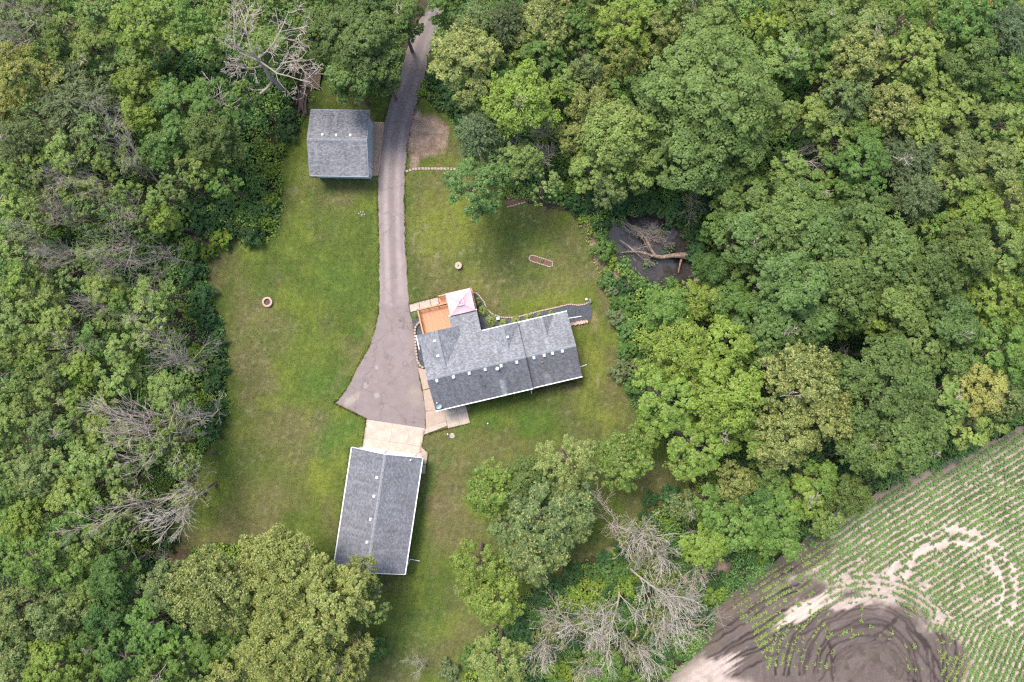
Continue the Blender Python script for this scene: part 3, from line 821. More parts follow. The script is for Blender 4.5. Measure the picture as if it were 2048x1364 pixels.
# roof
T = lambda u, v, z: (u, v, z)
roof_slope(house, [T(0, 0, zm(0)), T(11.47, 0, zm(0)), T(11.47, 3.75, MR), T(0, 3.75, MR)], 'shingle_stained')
roof_slope(house, [T(u, v, zm(v)) for u, v in [(0, 3.75), (11.47, 3.75), (11.47, 7.74), (7.17, 7.74), (7.17, 10.3), (3.83, 10.3), (3.83, 7.74), (0, 7.74)]], 'shingle')
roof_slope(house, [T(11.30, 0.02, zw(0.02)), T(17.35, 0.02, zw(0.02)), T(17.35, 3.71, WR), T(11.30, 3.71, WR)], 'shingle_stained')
roof_slope(house, [T(u, v, zw(v)) for u, v in [(11.30, 3.71), (17.35, 3.71), (17.35, 7.74), (11.30, 7.74)]], 'shingle')
def cross_gable(uc, half, v_in, v_out, z_r, z_e, v_e):
    for s in (-1, 1):
        up = 0.03
        roof_slope(house, [T(uc, v_in, z_r + up), T(uc, v_out, z_r + up), T(uc + s * half, v_out, z_e + up), T(uc + s * half, v_e, z_e + up)], 'shingle', eave_dir=(0, 1))
    ridge_cap(house, (uc, v_in, z_r + 0.05), (uc, v_out, z_r + 0.05))
cross_gable(2.25, 2.45, 4.58, 8.95, 4.57, 3.22, 7.95)
cross_gable(9.70, 1.86, 4.97, 7.745, 4.41, 3.33, 7.66)
cross_gable(14.28, 1.42, 5.38, 7.745, 3.63, 2.71, 7.69)
for (uc, hw, vv, ze, zr) in [(9.70, 1.65, 7.55, 3.05, 4.15), (14.28, 1.2, 7.55, 2.5, 3.35)]:
    MB().add([(uc - hw, vv, ze), (uc + hw, vv, ze), (uc, vv, zr), (uc - hw, vv - .3, ze), (uc + hw, vv - .3, ze), (uc, vv - .3, zr)],
             [(2, 1, 0), (3, 4, 5), (0, 1, 4, 3), (1, 2, 5, 4), (2, 0, 3, 5)]).build('gable_panel', 'siding_pale', house)
ridge_cap(house, (0, 3.75, MR), (11.47, 3.75, MR)); ridge_cap(house, (11.5, 3.71, WR), (17.35, 3.71, WR))
# step between the main roof and the lower wing
MB().add([(11.40, 0.45, zw(.45) - .1), (11.40, 7.3, zw(7.3) - .1), (11.40, 7.3, zm(7.3) - .1), (11.40, 3.75, MR - .1), (11.40, 0.45, zm(.45) - .1),
          (11.30, 0.45, zw(.45) - .1), (11.30, 7.3, zw(7.3) - .1), (11.30, 7.3, zm(7.3) - .1), (11.30, 3.75, MR - .1), (11.30, 0.45, zm(.45) - .1)],
         [(0, 1, 2, 3, 4), (9, 8, 7, 6, 5)]).build('step_wall', 'siding_pale', house)
# gutters and fascia
for a, b in [((-.02, -.06, zm(0) - .05), (11.5, -.06, zm(0) - .05)), ((11.56, -.04, zw(0) - .05), (17.38, -.04, zw(0) - .05)),
             ((7.23, 7.80, zm(7.74) - .05), (11.45, 7.80, zm(7.74) - .05)), ((11.52, 7.80, zw(7.74) - .05), (17.38, 7.80, zw(7.74) - .05)), ((3.80, 10.36, zm(10.3) - .05), (7.20, 10.36, zm(10.3) - .05)),
             ((-.28, 8.98, 3.19), (-.28, 7.30, 3.19))]:
    gt = bar(house, 'gutter', a, b, 0.11, 0.12, 'white_trim')
# downspouts with their long outlet pipes on the ground
def downspout(parent, x, y, z, out, L):
    mb = MB().tube([(x, y, z), (x, y, 0.16), (x + out[0] * 0.2, y + out[1] * 0.2, 0.10), (x + out[0] * L, y + out[1] * L, 0.08)], 0.055, n=6)
    return mb.build('downspout', 'white_trim', parent)
downspout(house, 17.40, 6.95, 2.5, (1, -0.06), 1.75); downspout(house, 17.40, 0.95, 2.5, (1, 0.08), 1.05)
downspout(house, 8.05, -0.10, 3.3, (0.0, -1), 0.35); downspout(house, 11.30, -0.10, 3.3, (-0.1, -1), 0.75)
# vents and pipes
for u in (1.08, 3.0, 4.84, 6.69, 8.54, 10.35):
    roof_vent(house, u, 3.36, zm(3.36), MP)
for u, v in ((12.37, 3.40), (13.57, 3.40), (14.55, 3.40), (15.70, 3.40)):
    roof_vent(house, u, v, zw(v), WP)
for u, v in ((1.79, 7.83), (1.79, 6.09)):
    roof_vent(house, u, v, 4.60 - 0.55 * (2.25 - u), 0.55, ax=(0, -1))
roof_vent(house, 9.98, 6.39, 4.44 - 0.6 * 0.28, -0.6, ax=(0, -1))
fl = MB().lathe([(0.16, 0), (0.16, 0.35), (0.10, 0.40), (0.10, 0.55), (0.19, 0.60), (0.17, 0.70), (0.0, 0.74)], 14).build('flue', 'vent_white', house, loc=(8.05, 3.18, zm(3.18)))
MB().lathe([(0.26, -0.12), (0.26, 0.0), (0.17, 0.06)], 14).build('flashing', 'grey_metal', fl)
for u, v in ((5.98, 2.82), (6.20, 1.60)):
    MB().lathe([(0.055, -.1), (0.055, 0.36), (0.03, 0.36)], 8).build('vent_pipe', 'pipe_black', house, loc=(u, v, zm(v)))
MB().lathe([(0.16, -.1), (0.10, 0.08), (0.06, 0.12), (0.06, 0.34), (0.03, 0.34)], 8).build('vent_pipe', 'copper_boot', house, loc=(13.17, 2.70, zw(2.70)))
# windows, doors
for u in (1.6, 4.4, 9.4):
    window(house, u, 0.41, 1.75, 1.3, 1.2, 'u')
MB().box((7.0, 0.40, 1.05), (0.95, 0.08, 2.1)).build('door', 'door_white', house)
for u in (13.0, 15.4):
    window(house, u, 0.41, 1.6, 1.2, 1.1, 'u')
window(house, 17.03, 2.4, 1.6, 1.1, 1.1, 'v'); window(house, 17.03, 5.4, 1.6, 1.1, 1.1, 'v')
for u in (9.7, 14.28):
    window(house, u, 7.31, 1.6, 1.3, 1.2, 'u')
window(house, 0.31, 2.2, 1.7, 1.2, 1.2, 'v'); window(house, 2.25, 8.63, 1.8, 1.4, 1.2, 'u')
# basement window well
ww = MB().box((-0.05, 6.35, 0.12), (0.55, 1.5, 0.34)).build('window_well', 'pipe_black', house)

dish = thing('satellite_dish', 'small white satellite dish on the near corner of the house roof', 'satellite dish', tuple(Matrix.Rotation(HA, 3, 'Z') @ Vector((0.42, 0.62, 0)) + Vector((-8.77, -8.03, zm(0.62)))), HA)
MB().lathe([(0.0, 0.0), (0.14, 0.012), (0.25, 0.05), (0.33, 0.10), (0.34, 0.105), (0.25, 0.065), (0.12, 0.03)], 18).build('reflector', 'pale_blue', dish, loc=(0.1, -0.12, 0.42)).rotation_euler = (R(38), 0, R(25))
MB().tube([(0, 0, -0.02), (0, 0, 0.3), (0.09, -0.1, 0.42)], 0.025).build('mast', 'grey_metal', dish)
MB().tube([(0.1, -0.12, 0.42), (0.02, 0.28, 0.60)], 0.018).build('feed_arm', 'grey_metal', dish)
MB().box((0.02, 0.30, 0.62), (0.09, 0.12, 0.07)).build('receiver', 'vent_white', dish)

# ---- deck with railing and steps
deck = thing('deck', 'orange cedar plank deck with low railing beside the house', 'deck', (-8.77, -8.03, 0), HA)
def plank_run(root, u0, u1, v0, v1, z, w, mat, along='u', th=0.035, name='plank'):
    me = None
    if along == 'u':
        n = int(round((v1 - v0) / w))
        for i in range(n):
            v = v0 + (i + .5) * (v1 - v0) / n
            if me is None: me = MB().box((0, 0, 0), (u1 - u0, (v1 - v0) / n - 0.014, th)).mesh(name)
            link(name, me, mat, root, loc=((u0 + u1) / 2 + random.uniform(-.01, .01), v, z + random.uniform(-.003, .003)))
    else:
        n = int(round((u1 - u0) / w))
        for i in range(n):
            u = u0 + (i + .5) * (u1 - u0) / n
            if me is None: me = MB().box((0, 0, 0), ((u1 - u0) / n - 0.014, v1 - v0, th)).mesh(name)
            link(name, me, mat, root, loc=(u, (v0 + v1) / 2 + random.uniform(-.01, .01), z + random.uniform(-.003, .003)))
plank_run(deck, 0.45, 4.02, 9.0, 11.85, 0.62, 0.142, 'cedar')
plank_run(deck, 4.03, 7.02, 10.1, 12.86, 0.62, 0.142, 'cedar', along='v')
MB().box((2.25, 10.4, 0.45), (3.5, 2.7, 0.26)).build('deck_frame', 'cedar_dark', deck)
MB().box((5.5, 11.5, 0.45), (2.9, 2.6, 0.26)).build('deck_frame', 'cedar_dark', deck)
def railing(pts, h0, h1):
    for (x0, y0), (x1, y1) in zip(pts, pts[1:]):
        bar(deck, 'top_rail', (x0, y0, h1), (x1, y1, h1), 0.15, 0.045, 'cedar')
        bar(deck, 'rail', (x0, y0, h1 - .12), (x1, y1, h1 - .12), 0.04, 0.10, 'cedar_dark'); bar(deck, 'rail', (x0, y0, h0 + .15), (x1, y1, h0 + .15), 0.04, 0.10, 'cedar_dark')
        L = math.hypot(x1 - x0, y1 - y0); n = max(1, int(L / 1.1))
        for i in range(n + 1):
            t = i / n
            MB().box((x0 + (x1 - x0) * t, y0 + (y1 - y0) * t, (h0 + h1) / 2 - .15), (0.10, 0.10, h1 - h0 + .42)).build('post', 'cedar', deck)
        m = int(L / 0.14)
        me = MB().box((0, 0, 0), (0.035, 0.035, h1 - h0 - .3)).mesh('baluster')
        for i in range(1, m):
            t = i / m
            link('baluster', me, 'cedar_dark', deck, loc=(x0 + (x1 - x0) * t, y0 + (y1 - y0) * t, (h0 + h1) / 2 + .02))
railing([(0.36, 9.02), (0.36, 11.95), (3.95, 11.95)], 0.62, 1.55)
railing([(7.10, 12.92), (7.10, 10.45)], 0.62, 1.55)
railing([(3.10, 12.96), (4.00, 12.96)], 0.62, 1.45)
for i, z in enumerate((0.22, 0.42, 0.61)):
    for k in range(3):
        MB().box((3.02 + i * 0.36 + k * 0.11, 12.42, z), (0.10, 0.92, 0.035)).build('step_board', 'cedar', deck)
MB().box((3.45, 12.42, 0.10), (1.0, 0.9, 0.2)).build('step_frame', 'cedar_dark', deck)

# ---- gazebo
gaz = thing('gazebo', 'pale pink canvas gazebo with a vented square top on the deck', 'gazebo', (-8.77, -8.03, 0), HA)
g0, g1, h0, h1 = 4.04, 7.02, 10.30, 12.96
gc_, hc_ = (g0 + g1) / 2, (h0 + h1) / 2
def pyramid(u0, u1, v0, v1, z0, cu, cv, ru, rv, z1, name, mat, vertical=0.16):
    n = 9
    E = [(u0, v0), (u1, v0), (u1, v1), (u0, v1)]
    C = [(cu - ru, cv - rv), (cu + ru, cv - rv), (cu + ru, cv + rv), (cu - ru, cv + rv)]
    for k in range(4):
        a, b, c, d = E[k], E[(k + 1) % 4], C[(k + 1) % 4], C[k]
        vs = []; fs = []
        for j in range(n + 1):
            t = j / n; sag = -0.10 * math.sin(math.pi * t)
            for i in range(n + 1):
                s = i / n
                x = (a[0] * (1 - s) + b[0] * s) * (1 - t) + (d[0] * (1 - s) + c[0] * s) * t
                y = (a[1] * (1 - s) + b[1] * s) * (1 - t) + (d[1] * (1 - s) + c[1] * s) * t
                vs.append((x, y, z0 + (z1 - z0) * t + sag * math.sin(math.pi * s)))
        for j in range(n):
            for i in range(n):
                q = j * (n + 1) + i
                fs.append((q, q + 1, q + n + 2, q + n + 1))
        o = len(vs)
        vs += [(a[0], a[1], z0 - vertical), (b[0], b[1], z0 - vertical)]
        fs.append((o, o + 1, n, 0))
        MB().add(vs, fs).build(name, mat, gaz)
pyramid(g0, g1, h0, h1, 2.55, gc_, hc_, 0.30, 0.30, 3.02, 'canopy_panel', 'gazebo_fabric')
pyramid(gc_ - .46, gc_ + .46, hc_ - .46, hc_ + .46, 3.05, gc_, hc_, 0.02, 0.02, 3.22, 'vent_cap_panel', 'gazebo_fabric_cap', 0.06)
for u in (g0 + .12, g1 - .12):
    for v in (h0 + .3, h1 - .12):
        MB().box((u, v, 1.56), (0.08, 0.08, 1.9)).build('post', 'bronze_metal', gaz)
for a, b in [((g0 + .1, h0 + .12, 2.47), (g1 - .1, h0 + .12, 2.47)), ((g0 + .1, h1 - .12, 2.47), (g1 - .1, h1 - .12, 2.47)), ((g0 + .12, h0 + .1, 2.40), (g0 + .12, h1 - .1, 2.40)), ((g1 - .12, h0 + .1, 2.40), (g1 - .12, h1 - .1, 2.40))]:
    bar(gaz, 'beam', a, b, 0.06, 0.08, 'bronze_metal')
MB().lathe([(0.0, 3.18), (0.035, 3.21), (0.03, 3.27), (0.0, 3.30)], 10, c=(gc_, hc_)).build('finial', 'bronze_metal', gaz)

# ---- long garage below the drive
lg = thing('long_garage', 'long grey-roofed garage with white front doors below the driveway', 'garage', (-10.40, -13.56, 0), R(-8.6))
GR, GE, gw, gl = 4.20, 2.90, 8.22, 13.62
gs = (GR - GE) / (gw / 2)
zg = lambda u: GR - gs * abs(u + gw / 2)
roof_slope(lg, [(0, 0, GE), (0, -gl, GE), (-gw / 2, -gl, GR), (-gw / 2, 0, GR)], 'shingle_garage', eave_dir=(0, 1))
roof_slope(lg, [(-gw, 0, GE), (-gw, -gl, GE), (-gw / 2, -gl, GR), (-gw / 2, 0, GR)], 'shingle_garage', eave_dir=(0, 1))
ridge_cap(lg, (-gw / 2, -gl, GR), (-gw / 2, 0, GR))
prof = [(-gw + .35, -.05), (-.35, -.05), (-.35, GE - .1), (-gw / 2, GR - .22), (-gw + .35, GE - .1)]
vs = [(u, -.32, z) for u, z in prof] + [(u, -gl + .32, z) for u, z in prof]
MB().add(vs, [(4, 3, 2, 1, 0), (5, 6, 7, 8, 9)] + [(i, (i + 1) % 5, (i + 1) % 5 + 5, i + 5) for i in range(5)]).build('wall', 'siding_pale', lg)
for u in (-6.05, -2.5):
    dr = MB().box((0, 0, 0), (2.9, 0.08, 2.25)).build('garage_door', 'door_white', lg, loc=(u, -.29, 1.16))
    for k in range(4):
        MB().box((0, 0.045, -0.84 + k * 0.56), (2.84, 0.03, 0.52)).build('door_panel', 'door_white', dr)
    bar(lg, 'door_trim', (u - 1.55, -.27, 2.36), (u + 1.55, -.27, 2.36), 0.09, 0.14, 'white_trim')
for s in (0, 1):
    bar(lg, 'fascia', (0 if s else -gw, 0.03, GE - .08), (-gw / 2, 0.03, GR - .08), 0.05, 0.20, 'white_trim')
    bar(lg, 'gutter', (0.07 if s else -gw - .07, 0.02, GE - .05), (0.07 if s else -gw - .07, -gl - .02, GE - .05), 0.12, 0.12, 'white_trim')
    bar(lg, 'fascia', (0 if s else -gw, -gl - .03, GE - .08), (-gw / 2, -gl - .03, GR - .08), 0.05, 0.20, 'white_trim')
for v in (-2.75, -4.90, -7.57, -10.20, -12.4):
    roof_vent(lg, -gw / 2 - 0.55, v, zg(-gw / 2 - 0.55), -gs, ax=(0, 1), s=0.30)
MB().tube([(0.1, -12.75, 2.8), (0.1, -12.75, 0.2), (0.3, -12.75, 0.12), (1.25, -12.80, 0.10)], 0.05).build('downspout', 'white_trim', lg)
MB().tube([(-8.32, -11.7, 2.8), (-8.32, -11.7, 0.2), (-8.5, -11.7, 0.12), (-8.8, -11.7, 0.10)], 0.05).build('downspout', 'white_trim', lg)
fx = MB().lathe([(0.09, 0), (0.09, 0.18), (0.05, 0.22)], 10).build('yard_light', 'vent_white', lg, loc=(-1.25, -0.35, zg(-1.25)))
MB().box((0.14, 0.05, 0.12), (0.16, 0.10, 0.09)).build('lamp_head', 'grey_metal', fx)
for v in (-3.5, -7.0, -10.5):
    window(lg, -.34, v, 1.6, 1.0, 0.8, 'v')

# ---- small garage by the bend of the drive
sg = thing('small_garage', 'small grey-roofed garage with blue-grey siding beside the driveway bend', 'garage', (-16.72, 19.12, 0), R(-1.0))
SR, SE, sw, sl = 4.05, 2.80, 6.72, 7.58
ss = (SR - SE) / (sl / 2)
zs = lambda v: SR - ss * abs(v - sl / 2)
roof_slope(sg, [(0.05, 0, SE), (-sw, 0, SE), (-sw, sl / 2, SR), (0.05, sl / 2, SR)], 'shingle_old')
roof_slope(sg, [(0.05, sl, SE), (-sw, sl, SE), (-sw, sl / 2, SR), (0.05, sl / 2, SR)], 'shingle_old')
ridge_cap(sg, (-sw, sl / 2, SR), (0.05, sl / 2, SR))
prof = [(0.35, -.05), (sl - .35, -.05), (sl - .35, SE - .1), (sl / 2, SR - .22), (.35, SE - .1)]
vs = [(-.12, v, z) for v, z in prof] + [(-sw + .3, v, z) for v, z in prof]
MB().add(vs, [(0, 1, 2, 3, 4), (9, 8, 7, 6, 5)] + [((i + 1) % 5, i, i + 5, (i + 1) % 5 + 5) for i in range(5)]).build('wall', 'siding', sg)
dr = MB().box((0, 0, 0), (0.08, 4.6, 2.2)).build('garage_door', 'siding', sg, loc=(-.09, 4.15, 1.13))
for k in range(4):
    MB().box((0.05, 0, -0.82 + k * 0.55), (0.03, 4.5, 0.51)).build('door_panel', 'siding', dr)
for v in (1.72, 6.58):
    MB().box((-.08, v, 1.2), (0.14, 0.16, 2.4)).build('door_trim', 'white_trim', sg)
sd = MB().box((-.09, 0.98, 1.05), (0.10, 0.86, 2.1)).build('side_door', 'white_trim', sg)
for s in (0, 1):
    bar(sg, 'fascia', (0.08, 0 if s else sl, SE - .08), (0.08, sl / 2, SR - .08), 0.05, 0.18, 'trim_dark')
    bar(sg, 'fascia', (-sw - .03, 0 if s else sl, SE - .08), (-sw - .03, sl / 2, SR - .08), 0.05, 0.18, 'trim_dark')
    bar(sg, 'gutter', (0.05, -.06 if s else sl + .06, SE - .06), (-sw, -.06 if s else sl + .06, SE - .06), 0.10, 0.10, 'trim_dark')
for u in (-5.02, -3.45, -1.83):
    roof_vent(sg, u, 4.36, zs(4.36), -ss, s=0.30)

# ================================================================== SMALL THINGS ON THE LAWN AND ROUND THE HOUSE
def rough_block(sx, sy, sz, seed, j=0.14):
    r = random.Random(seed)
    mb = MB().box((0, 0, sz / 2), (sx, sy, sz), taper=0.86)
    mb.v = [(x + r.uniform(-j, j) * sx * .5, y + r.uniform(-j, j) * sy * .5, max(0, z + (r.uniform(-j, j) * sz * .5 if z > 0 else 0))) for x, y, z in mb.v]
    return mb
def stones_along(root, pts, size, mat, z=0.0, closed=False, name='stone', jitter=0.02):
    p = [Vector((x, y, 0)) for x, y in pts]
    if closed: p.append(p[0])
    seg = [(b - a).length for a, b in zip(p, p[1:])]; tot = sum(seg)
    n = max(3, int(tot / size[0])); meshes = [rough_block(size[0] * .93, size[1], size[2], s).mesh(name) for s in range(5)]
    for i in range(n):
        t = (i + .5) / n * tot; k = 0
        while k < len(seg) - 1 and t > seg[k]: t -= seg[k]; k += 1
        d = (p[k + 1] - p[k]).normalized(); q = p[k] + d * t
        o = link(name, meshes[i % 5], mat, root, loc=(q.x - root.location.x + random.uniform(-jitter, jitter), q.y - root.location.y + random.uniform(-jitter, jitter), z))
        o.rotation_euler = (0, 0, math.atan2(d.y, d.x) + random.uniform(-.08, .08) + random.choice((0, math.pi)))
def smooth_path(pts, n=8):
    P_ = [np.array(p, float) for p in pts]; P_ = [2 * P_[0] - P_[1]] + P_ + [2 * P_[-1] - P_[-2]]; out = []
    for i in range(1, len(P_) - 2):
        for k in range(n):
            t = k / n; a, b, c, d = P_[i - 1:i + 3]
            out.append(tuple(0.5 * (2 * b + (c - a) * t + (2 * a - 5 * b + 4 * c - d) * t * t + (3 * b - a - 3 * c + d) * t ** 3)))
    out.append(tuple(P_[-2])); return out

c = W(943, 583)
e = thing('stone_edging', 'reddish stone edging curving along the slate bed behind the house', 'edging', (c[0], c[1], 0))
stones_along(e, G2(smooth_path([(943,583),(955,588),(966,601),(972,614),(980,624),(995,632),(1012,635),(1040,632),(1080,622),(1120,613),(1140,608.5),(1156,610),(1168,608.5),(1178,603)])), (0.24, 0.15, 0.12), 'pink_stone')
c = W(810, 343)
e = thing('paver_row', 'single row of pale pavers from the driveway to a round tree', 'paver row', (c[0], c[1], 0))
stones_along(e, G2(smooth_path([(811,343),(819,340),(830,337.5),(845,337),(860,337),(876,337),(895,337),(912,338)])), (0.37, 0.30, 0.07), 'concrete', name='paver')
c = W(838, 650)
e = thing('curved_block_wall', 'low curved block wall between the driveway and the house', 'low wall', (c[0], c[1], 0))
stones_along(e, G2(smooth_path([(841,643),(833,651),(830,662),(830.5,680),(833,705),(835,720),(841,731),(848,736)])), (0.36, 0.24, 0.34), 'concrete', name='block')

# fire pit ring
c = W(535.5, 604)
fp = thing('fire_pit', 'round reddish block fire pit on the lawn left of the driveway', 'fire pit', (c[0], c[1], 0))
def ring_blocks(root, r0, r1, h, n, mat, name, tilt=0.0):
    for i in range(n):
        a0 = 2 * math.pi * i / n + .02; a1 = 2 * math.pi * (i + 1) / n - .02; am = (a0 + a1) / 2
        pl = [(r0 * math.cos(a0), r0 * math.sin(a0)), (r1 * math.cos(a0), r1 * math.sin(a0)), (r1 * 1.01 * math.cos(am), r1 * 1.01 * math.sin(am)), (r1 * math.cos(a1), r1 * math.sin(a1)), (r0 * math.cos(a1), r0 * math.sin(a1))]
        MB().prism(pl, 0, h + random.uniform(-.02, .02)).build(name, mat, root)
ring_blocks(fp, 0.38, 0.60, 0.34, 14, 'pink_stone', 'block')
MB().lathe([(0.40, 0.0), (0.40, 0.10), (0.2, 0.13), (0.0, 0.15)], 14).build('ash_bed', 'ash', fp)
MB().lathe([(0.395, 0.05), (0.395, 0.33), (0.375, 0.33), (0.375, 0.05)], 20).build('steel_liner', 'rust', fp)
# round block planter
c = W(917, 531.5)
pl_ = thing('stone_planter', 'round pale stone planter with a dark middle on the lawn above the gazebo', 'planter', (c[0], c[1], 0))
ring_blocks(pl_, 0.10, 0.42, 0.46, 9, 'concrete_pale', 'block')
MB().lathe([(0.12, 0.0), (0.12, 0.44), (0.05, 0.47), (0.0, 0.47)], 10).build('soil', 'mulch', pl_)
# oblong flower bed
c = W(1082, 522)
fb = thing('flower_bed', 'oblong stone-ringed bed of red mulch on the lawn above the house', 'flower bed', (c[0], c[1], 0))
ang = R(-17); L_, r_ = 1.12, 0.36
st = [(L_ * s + r_ * math.cos(t), r_ * math.sin(t)) for s, t0 in ((1, -90), (-1, 90)) for t in [R(t0 + k * 30) for k in range(7)]]
st = [(x * math.cos(ang) - y * math.sin(ang) + c[0], x * math.sin(ang) + y * math.cos(ang) + c[1]) for x, y in st]
stones_along(fb, st, (0.26, 0.15, 0.13), 'grey_stone', closed=True)
MB().prism([((x - c[0]) * .97, (y - c[1]) * .97) for x, y in st], -.02, 0.07).build('mulch', 'mulch', fb)
# second mulch bed half under the trees
c = W(1030, 402)
fb2 = thing('flower_bed', 'red mulch bed with a pale stone edge half under the round tree', 'flower bed', (c[0], c[1], 0))
stones_along(fb2, G2([(1013,414),(1026,411),(1038,408),(1052,404)]), (0.32, 0.18, 0.15), 'grey_stone')
stones_along(fb2, G2([(1014,397),(1030,394),(1048,391)]), (0.32, 0.18, 0.15), 'grey_stone')
MB().prism([(x - c[0], y - c[1]) for x, y in G2([(1013,412),(1052,402),(1049,392),(1014,399)])], -.02, 0.05).build('mulch', 'mulch', fb2)

# boulders at the end of the gravel bed
words_b = ['tallest pink boulder nearest the house wall', 'second pink boulder out from the house wall', 'third pink boulder out from the house wall', 'middle boulder of the row beside the gutter outlet',
           'fifth boulder of the row at the end of the slate bed', 'next-to-last boulder of the row by the slate bed', 'outermost boulder of the row by the slate bed']
for i, w_ in enumerate(words_b):
    x = 1143 + i * 5.0; y = 648.5 - i * 0.9
    p = W(x, y)
    r = random.Random(i + 40)
    mb = rough_block(0.36 + r.uniform(0, .10), 0.30 + r.uniform(0, .12), 0.26 + r.uniform(0, .1), i + 60, 0.34)
    tag(mb.build('boulder', 'pink_stone', loc=(p[0], p[1], 0.03), rz=r.uniform(0, 3)), w_, 'boulder', 'boulders at the end of the slate bed')
for i, (x, y, w_) in enumerate([(717,427,'leftmost small pale stone in the little heap on the lawn'),(721,424,'topmost small pale stone in the little heap on the lawn'),(726,424,'upper right pale stone in the little heap on the lawn'),(724,430,'lower pale stone in the little heap on the lawn'),(729,429,'rightmost small stone in the little heap on the lawn')]):
    p = W(x, y)
    tag(rough_block(0.19, 0.15, 0.10, i + 80, 0.3).build('stone', 'grey_stone', loc=(p[0], p[1], 0), rz=i * 1.3), w_, 'stone', 'stones left of the driveway')

# well cover, clean-outs, utility box, pump, culvert
c = W(904.5, 871.5)
wc = thing('well_cover', 'round grey concrete well cover on the lawn below the patio', 'well cover', (c[0], c[1], 0))
MB().lathe([(0.33, -.05), (0.33, 0.10), (0.29, 0.13), (0.0, 0.13)], 20).build('lid', 'grey_stone', wc)
MB().box((0, 0, 0.15), (0.16, 0.05, 0.04)).build('handle', 'grey_metal', wc)
for x, y, w_ in ((975.5, 846.5, 'short white pipe standing alone in the lawn below the house'), (895.5, 868, 'short white pipe in the grass beside the well cover')):
    p = W(x, y)
    tag(MB().lathe([(0.06, -.05), (0.06, 0.22), (0.085, 0.22), (0.085, 0.30), (0.0, 0.31)], 10).build('cleanout_pipe', 'vent_white', loc=(p[0], p[1], 0)), w_, 'pipe')
c = W(996, 637)
ub = thing('utility_box', 'small pale blue utility box among the hostas in the slate bed', 'utility box', (c[0], c[1], 0.04), R(13))
MB().box((0, 0, 0.18), (0.36, 0.30, 0.36)).build('cabinet', 'pale_blue', ub); MB().box((0, 0, 0.375), (0.40, 0.34, 0.035)).build('lid', 'pale_blue', ub)
c = W(1178, 604)
pm = thing('water_feature', 'small grey metal basin with a white round head at the tip of the slate bed', 'garden fixture', (c[0], c[1], 0))
MB().tube([(0.1, -.22, 0.05), (0.16, 0.0, .32), (0.12, 0.2, .42), (-0.02, 0.32, .36)], [0.10, 0.15, 0.12, 0.05], n=8).build('basin', 'grey_metal', pm)
MB().tube([(-.02, 0.2, 0), (-.1, 0.28, 0.5), (-.32, 0.30, 0.62)], 0.035).build('pipe', 'grey_metal', pm)
MB().lathe([(0.0, 0.55), (0.12, 0.58), (0.13, 0.63), (0.0, 0.68)], 12, c=(-.36, 0.32)).build('head', 'vent_white', pm)
c = W(441, 783)
cu = thing('culvert_pipe', 'short ribbed metal culvert pipe at the left edge of the lawn', 'pipe', (c[0], c[1], 0), R(82))
mb = MB(); prof = []
for i in range(15):
    prof.append((-0.5 + i / 14, 0.20 + (0.02 if i % 2 else 0)))
mb.tube([(x, 0, 0.2) for x, r in prof], [r for x, r in prof], n=12, cap=False); mb.build('barrel', 'grey_metal', cu)
MB().tube([(-.53, 0, .2), (-.49, 0, .2)], 0.235, n=12, cap=False).build('collar', 'old_wood', cu)

# wooden platform behind the small garage
c = W(625, 159)
wp = thing('wood_platform', 'weathered brown plank platform under the big tree behind the small garage', 'platform', (c[0], c[1], 0), R(-8))
for i in range(11):
    MB().box((0, 0, 0), (2.05, 0.165, 0.045)).build('plank', 'old_wood', wp, loc=(random.uniform(-.03, .03), -0.95 + i * 0.19, 0.34 + random.uniform(-.008, .008)))
for x in (-.8, .8):
    MB().box((x, 0, 0.16), (0.12, 2.0, 0.31)).build('runner', 'old_wood', wp)

# split logs heaped by the small garage
LOGS = [(596,196,78,1.7),(600,205,95,1.9),(604,200,88,2.1),(608,208,84,1.8),(612,203,80,1.9),(607,216,100,1.5),(602,214,72,1.6),(613,216,93,1.5),(599,220,86,1.3),(610,224,84,1.2)]
def log_label(i):
    return ['leftmost', 'second from left', 'third from left', 'long middle', 'upper right', 'crosswise lower', 'tilted lower left', 'lower right', 'lowest left', 'lowest right'][i] + ' split log in the heap beside the small garage'
for i, (x, y, a, L) in enumerate(LOGS):
    p = W(x, y); r = 0.10 + 0.03 * (i % 3)
    o = thing('split_log', log_label(i), 'log', (p[0], p[1], 0.10 + 0.09 * (i % 4)), R(a), 'split logs beside the small garage')
    MB().tube([(-L / 2, 0, 0), (0, 0.04, 0.02), (L / 2, 0, 0)], [r, r * .95, r * .85], n=7, cap=False).build('bark', 'bark', o)
    for s in (-1, 1):
        MB().tube([(s * L / 2, 0, 0), (s * (L / 2 + .012), 0, 0)], r * (.98 if s < 0 else .84), n=7).build('cut_end', 'split_wood', o)

c = W(1981, 9, 0)
rb = thing('rusty_barrel', 'rusty red barrel lying among the trees in the top right corner', 'barrel', (c[0], c[1], 0.3), R(-50))
MB().tube([(-.45, 0, 0), (-.43, 0, 0), (.43, 0, 0), (.45, 0, 0)], [0.28, 0.30, 0.30, 0.28], n=14).build('drum', 'rust', rb)
for x in (-.15, .15):
    MB().tube([(x - .02, 0, 0), (x + .02, 0, 0)], 0.315, n=14).build('hoop', 'rust', rb)

# ================================================================== PLANTS
def unit(v):
    return v / (np.linalg.norm(v, axis=-1, keepdims=True) + 1e-9)

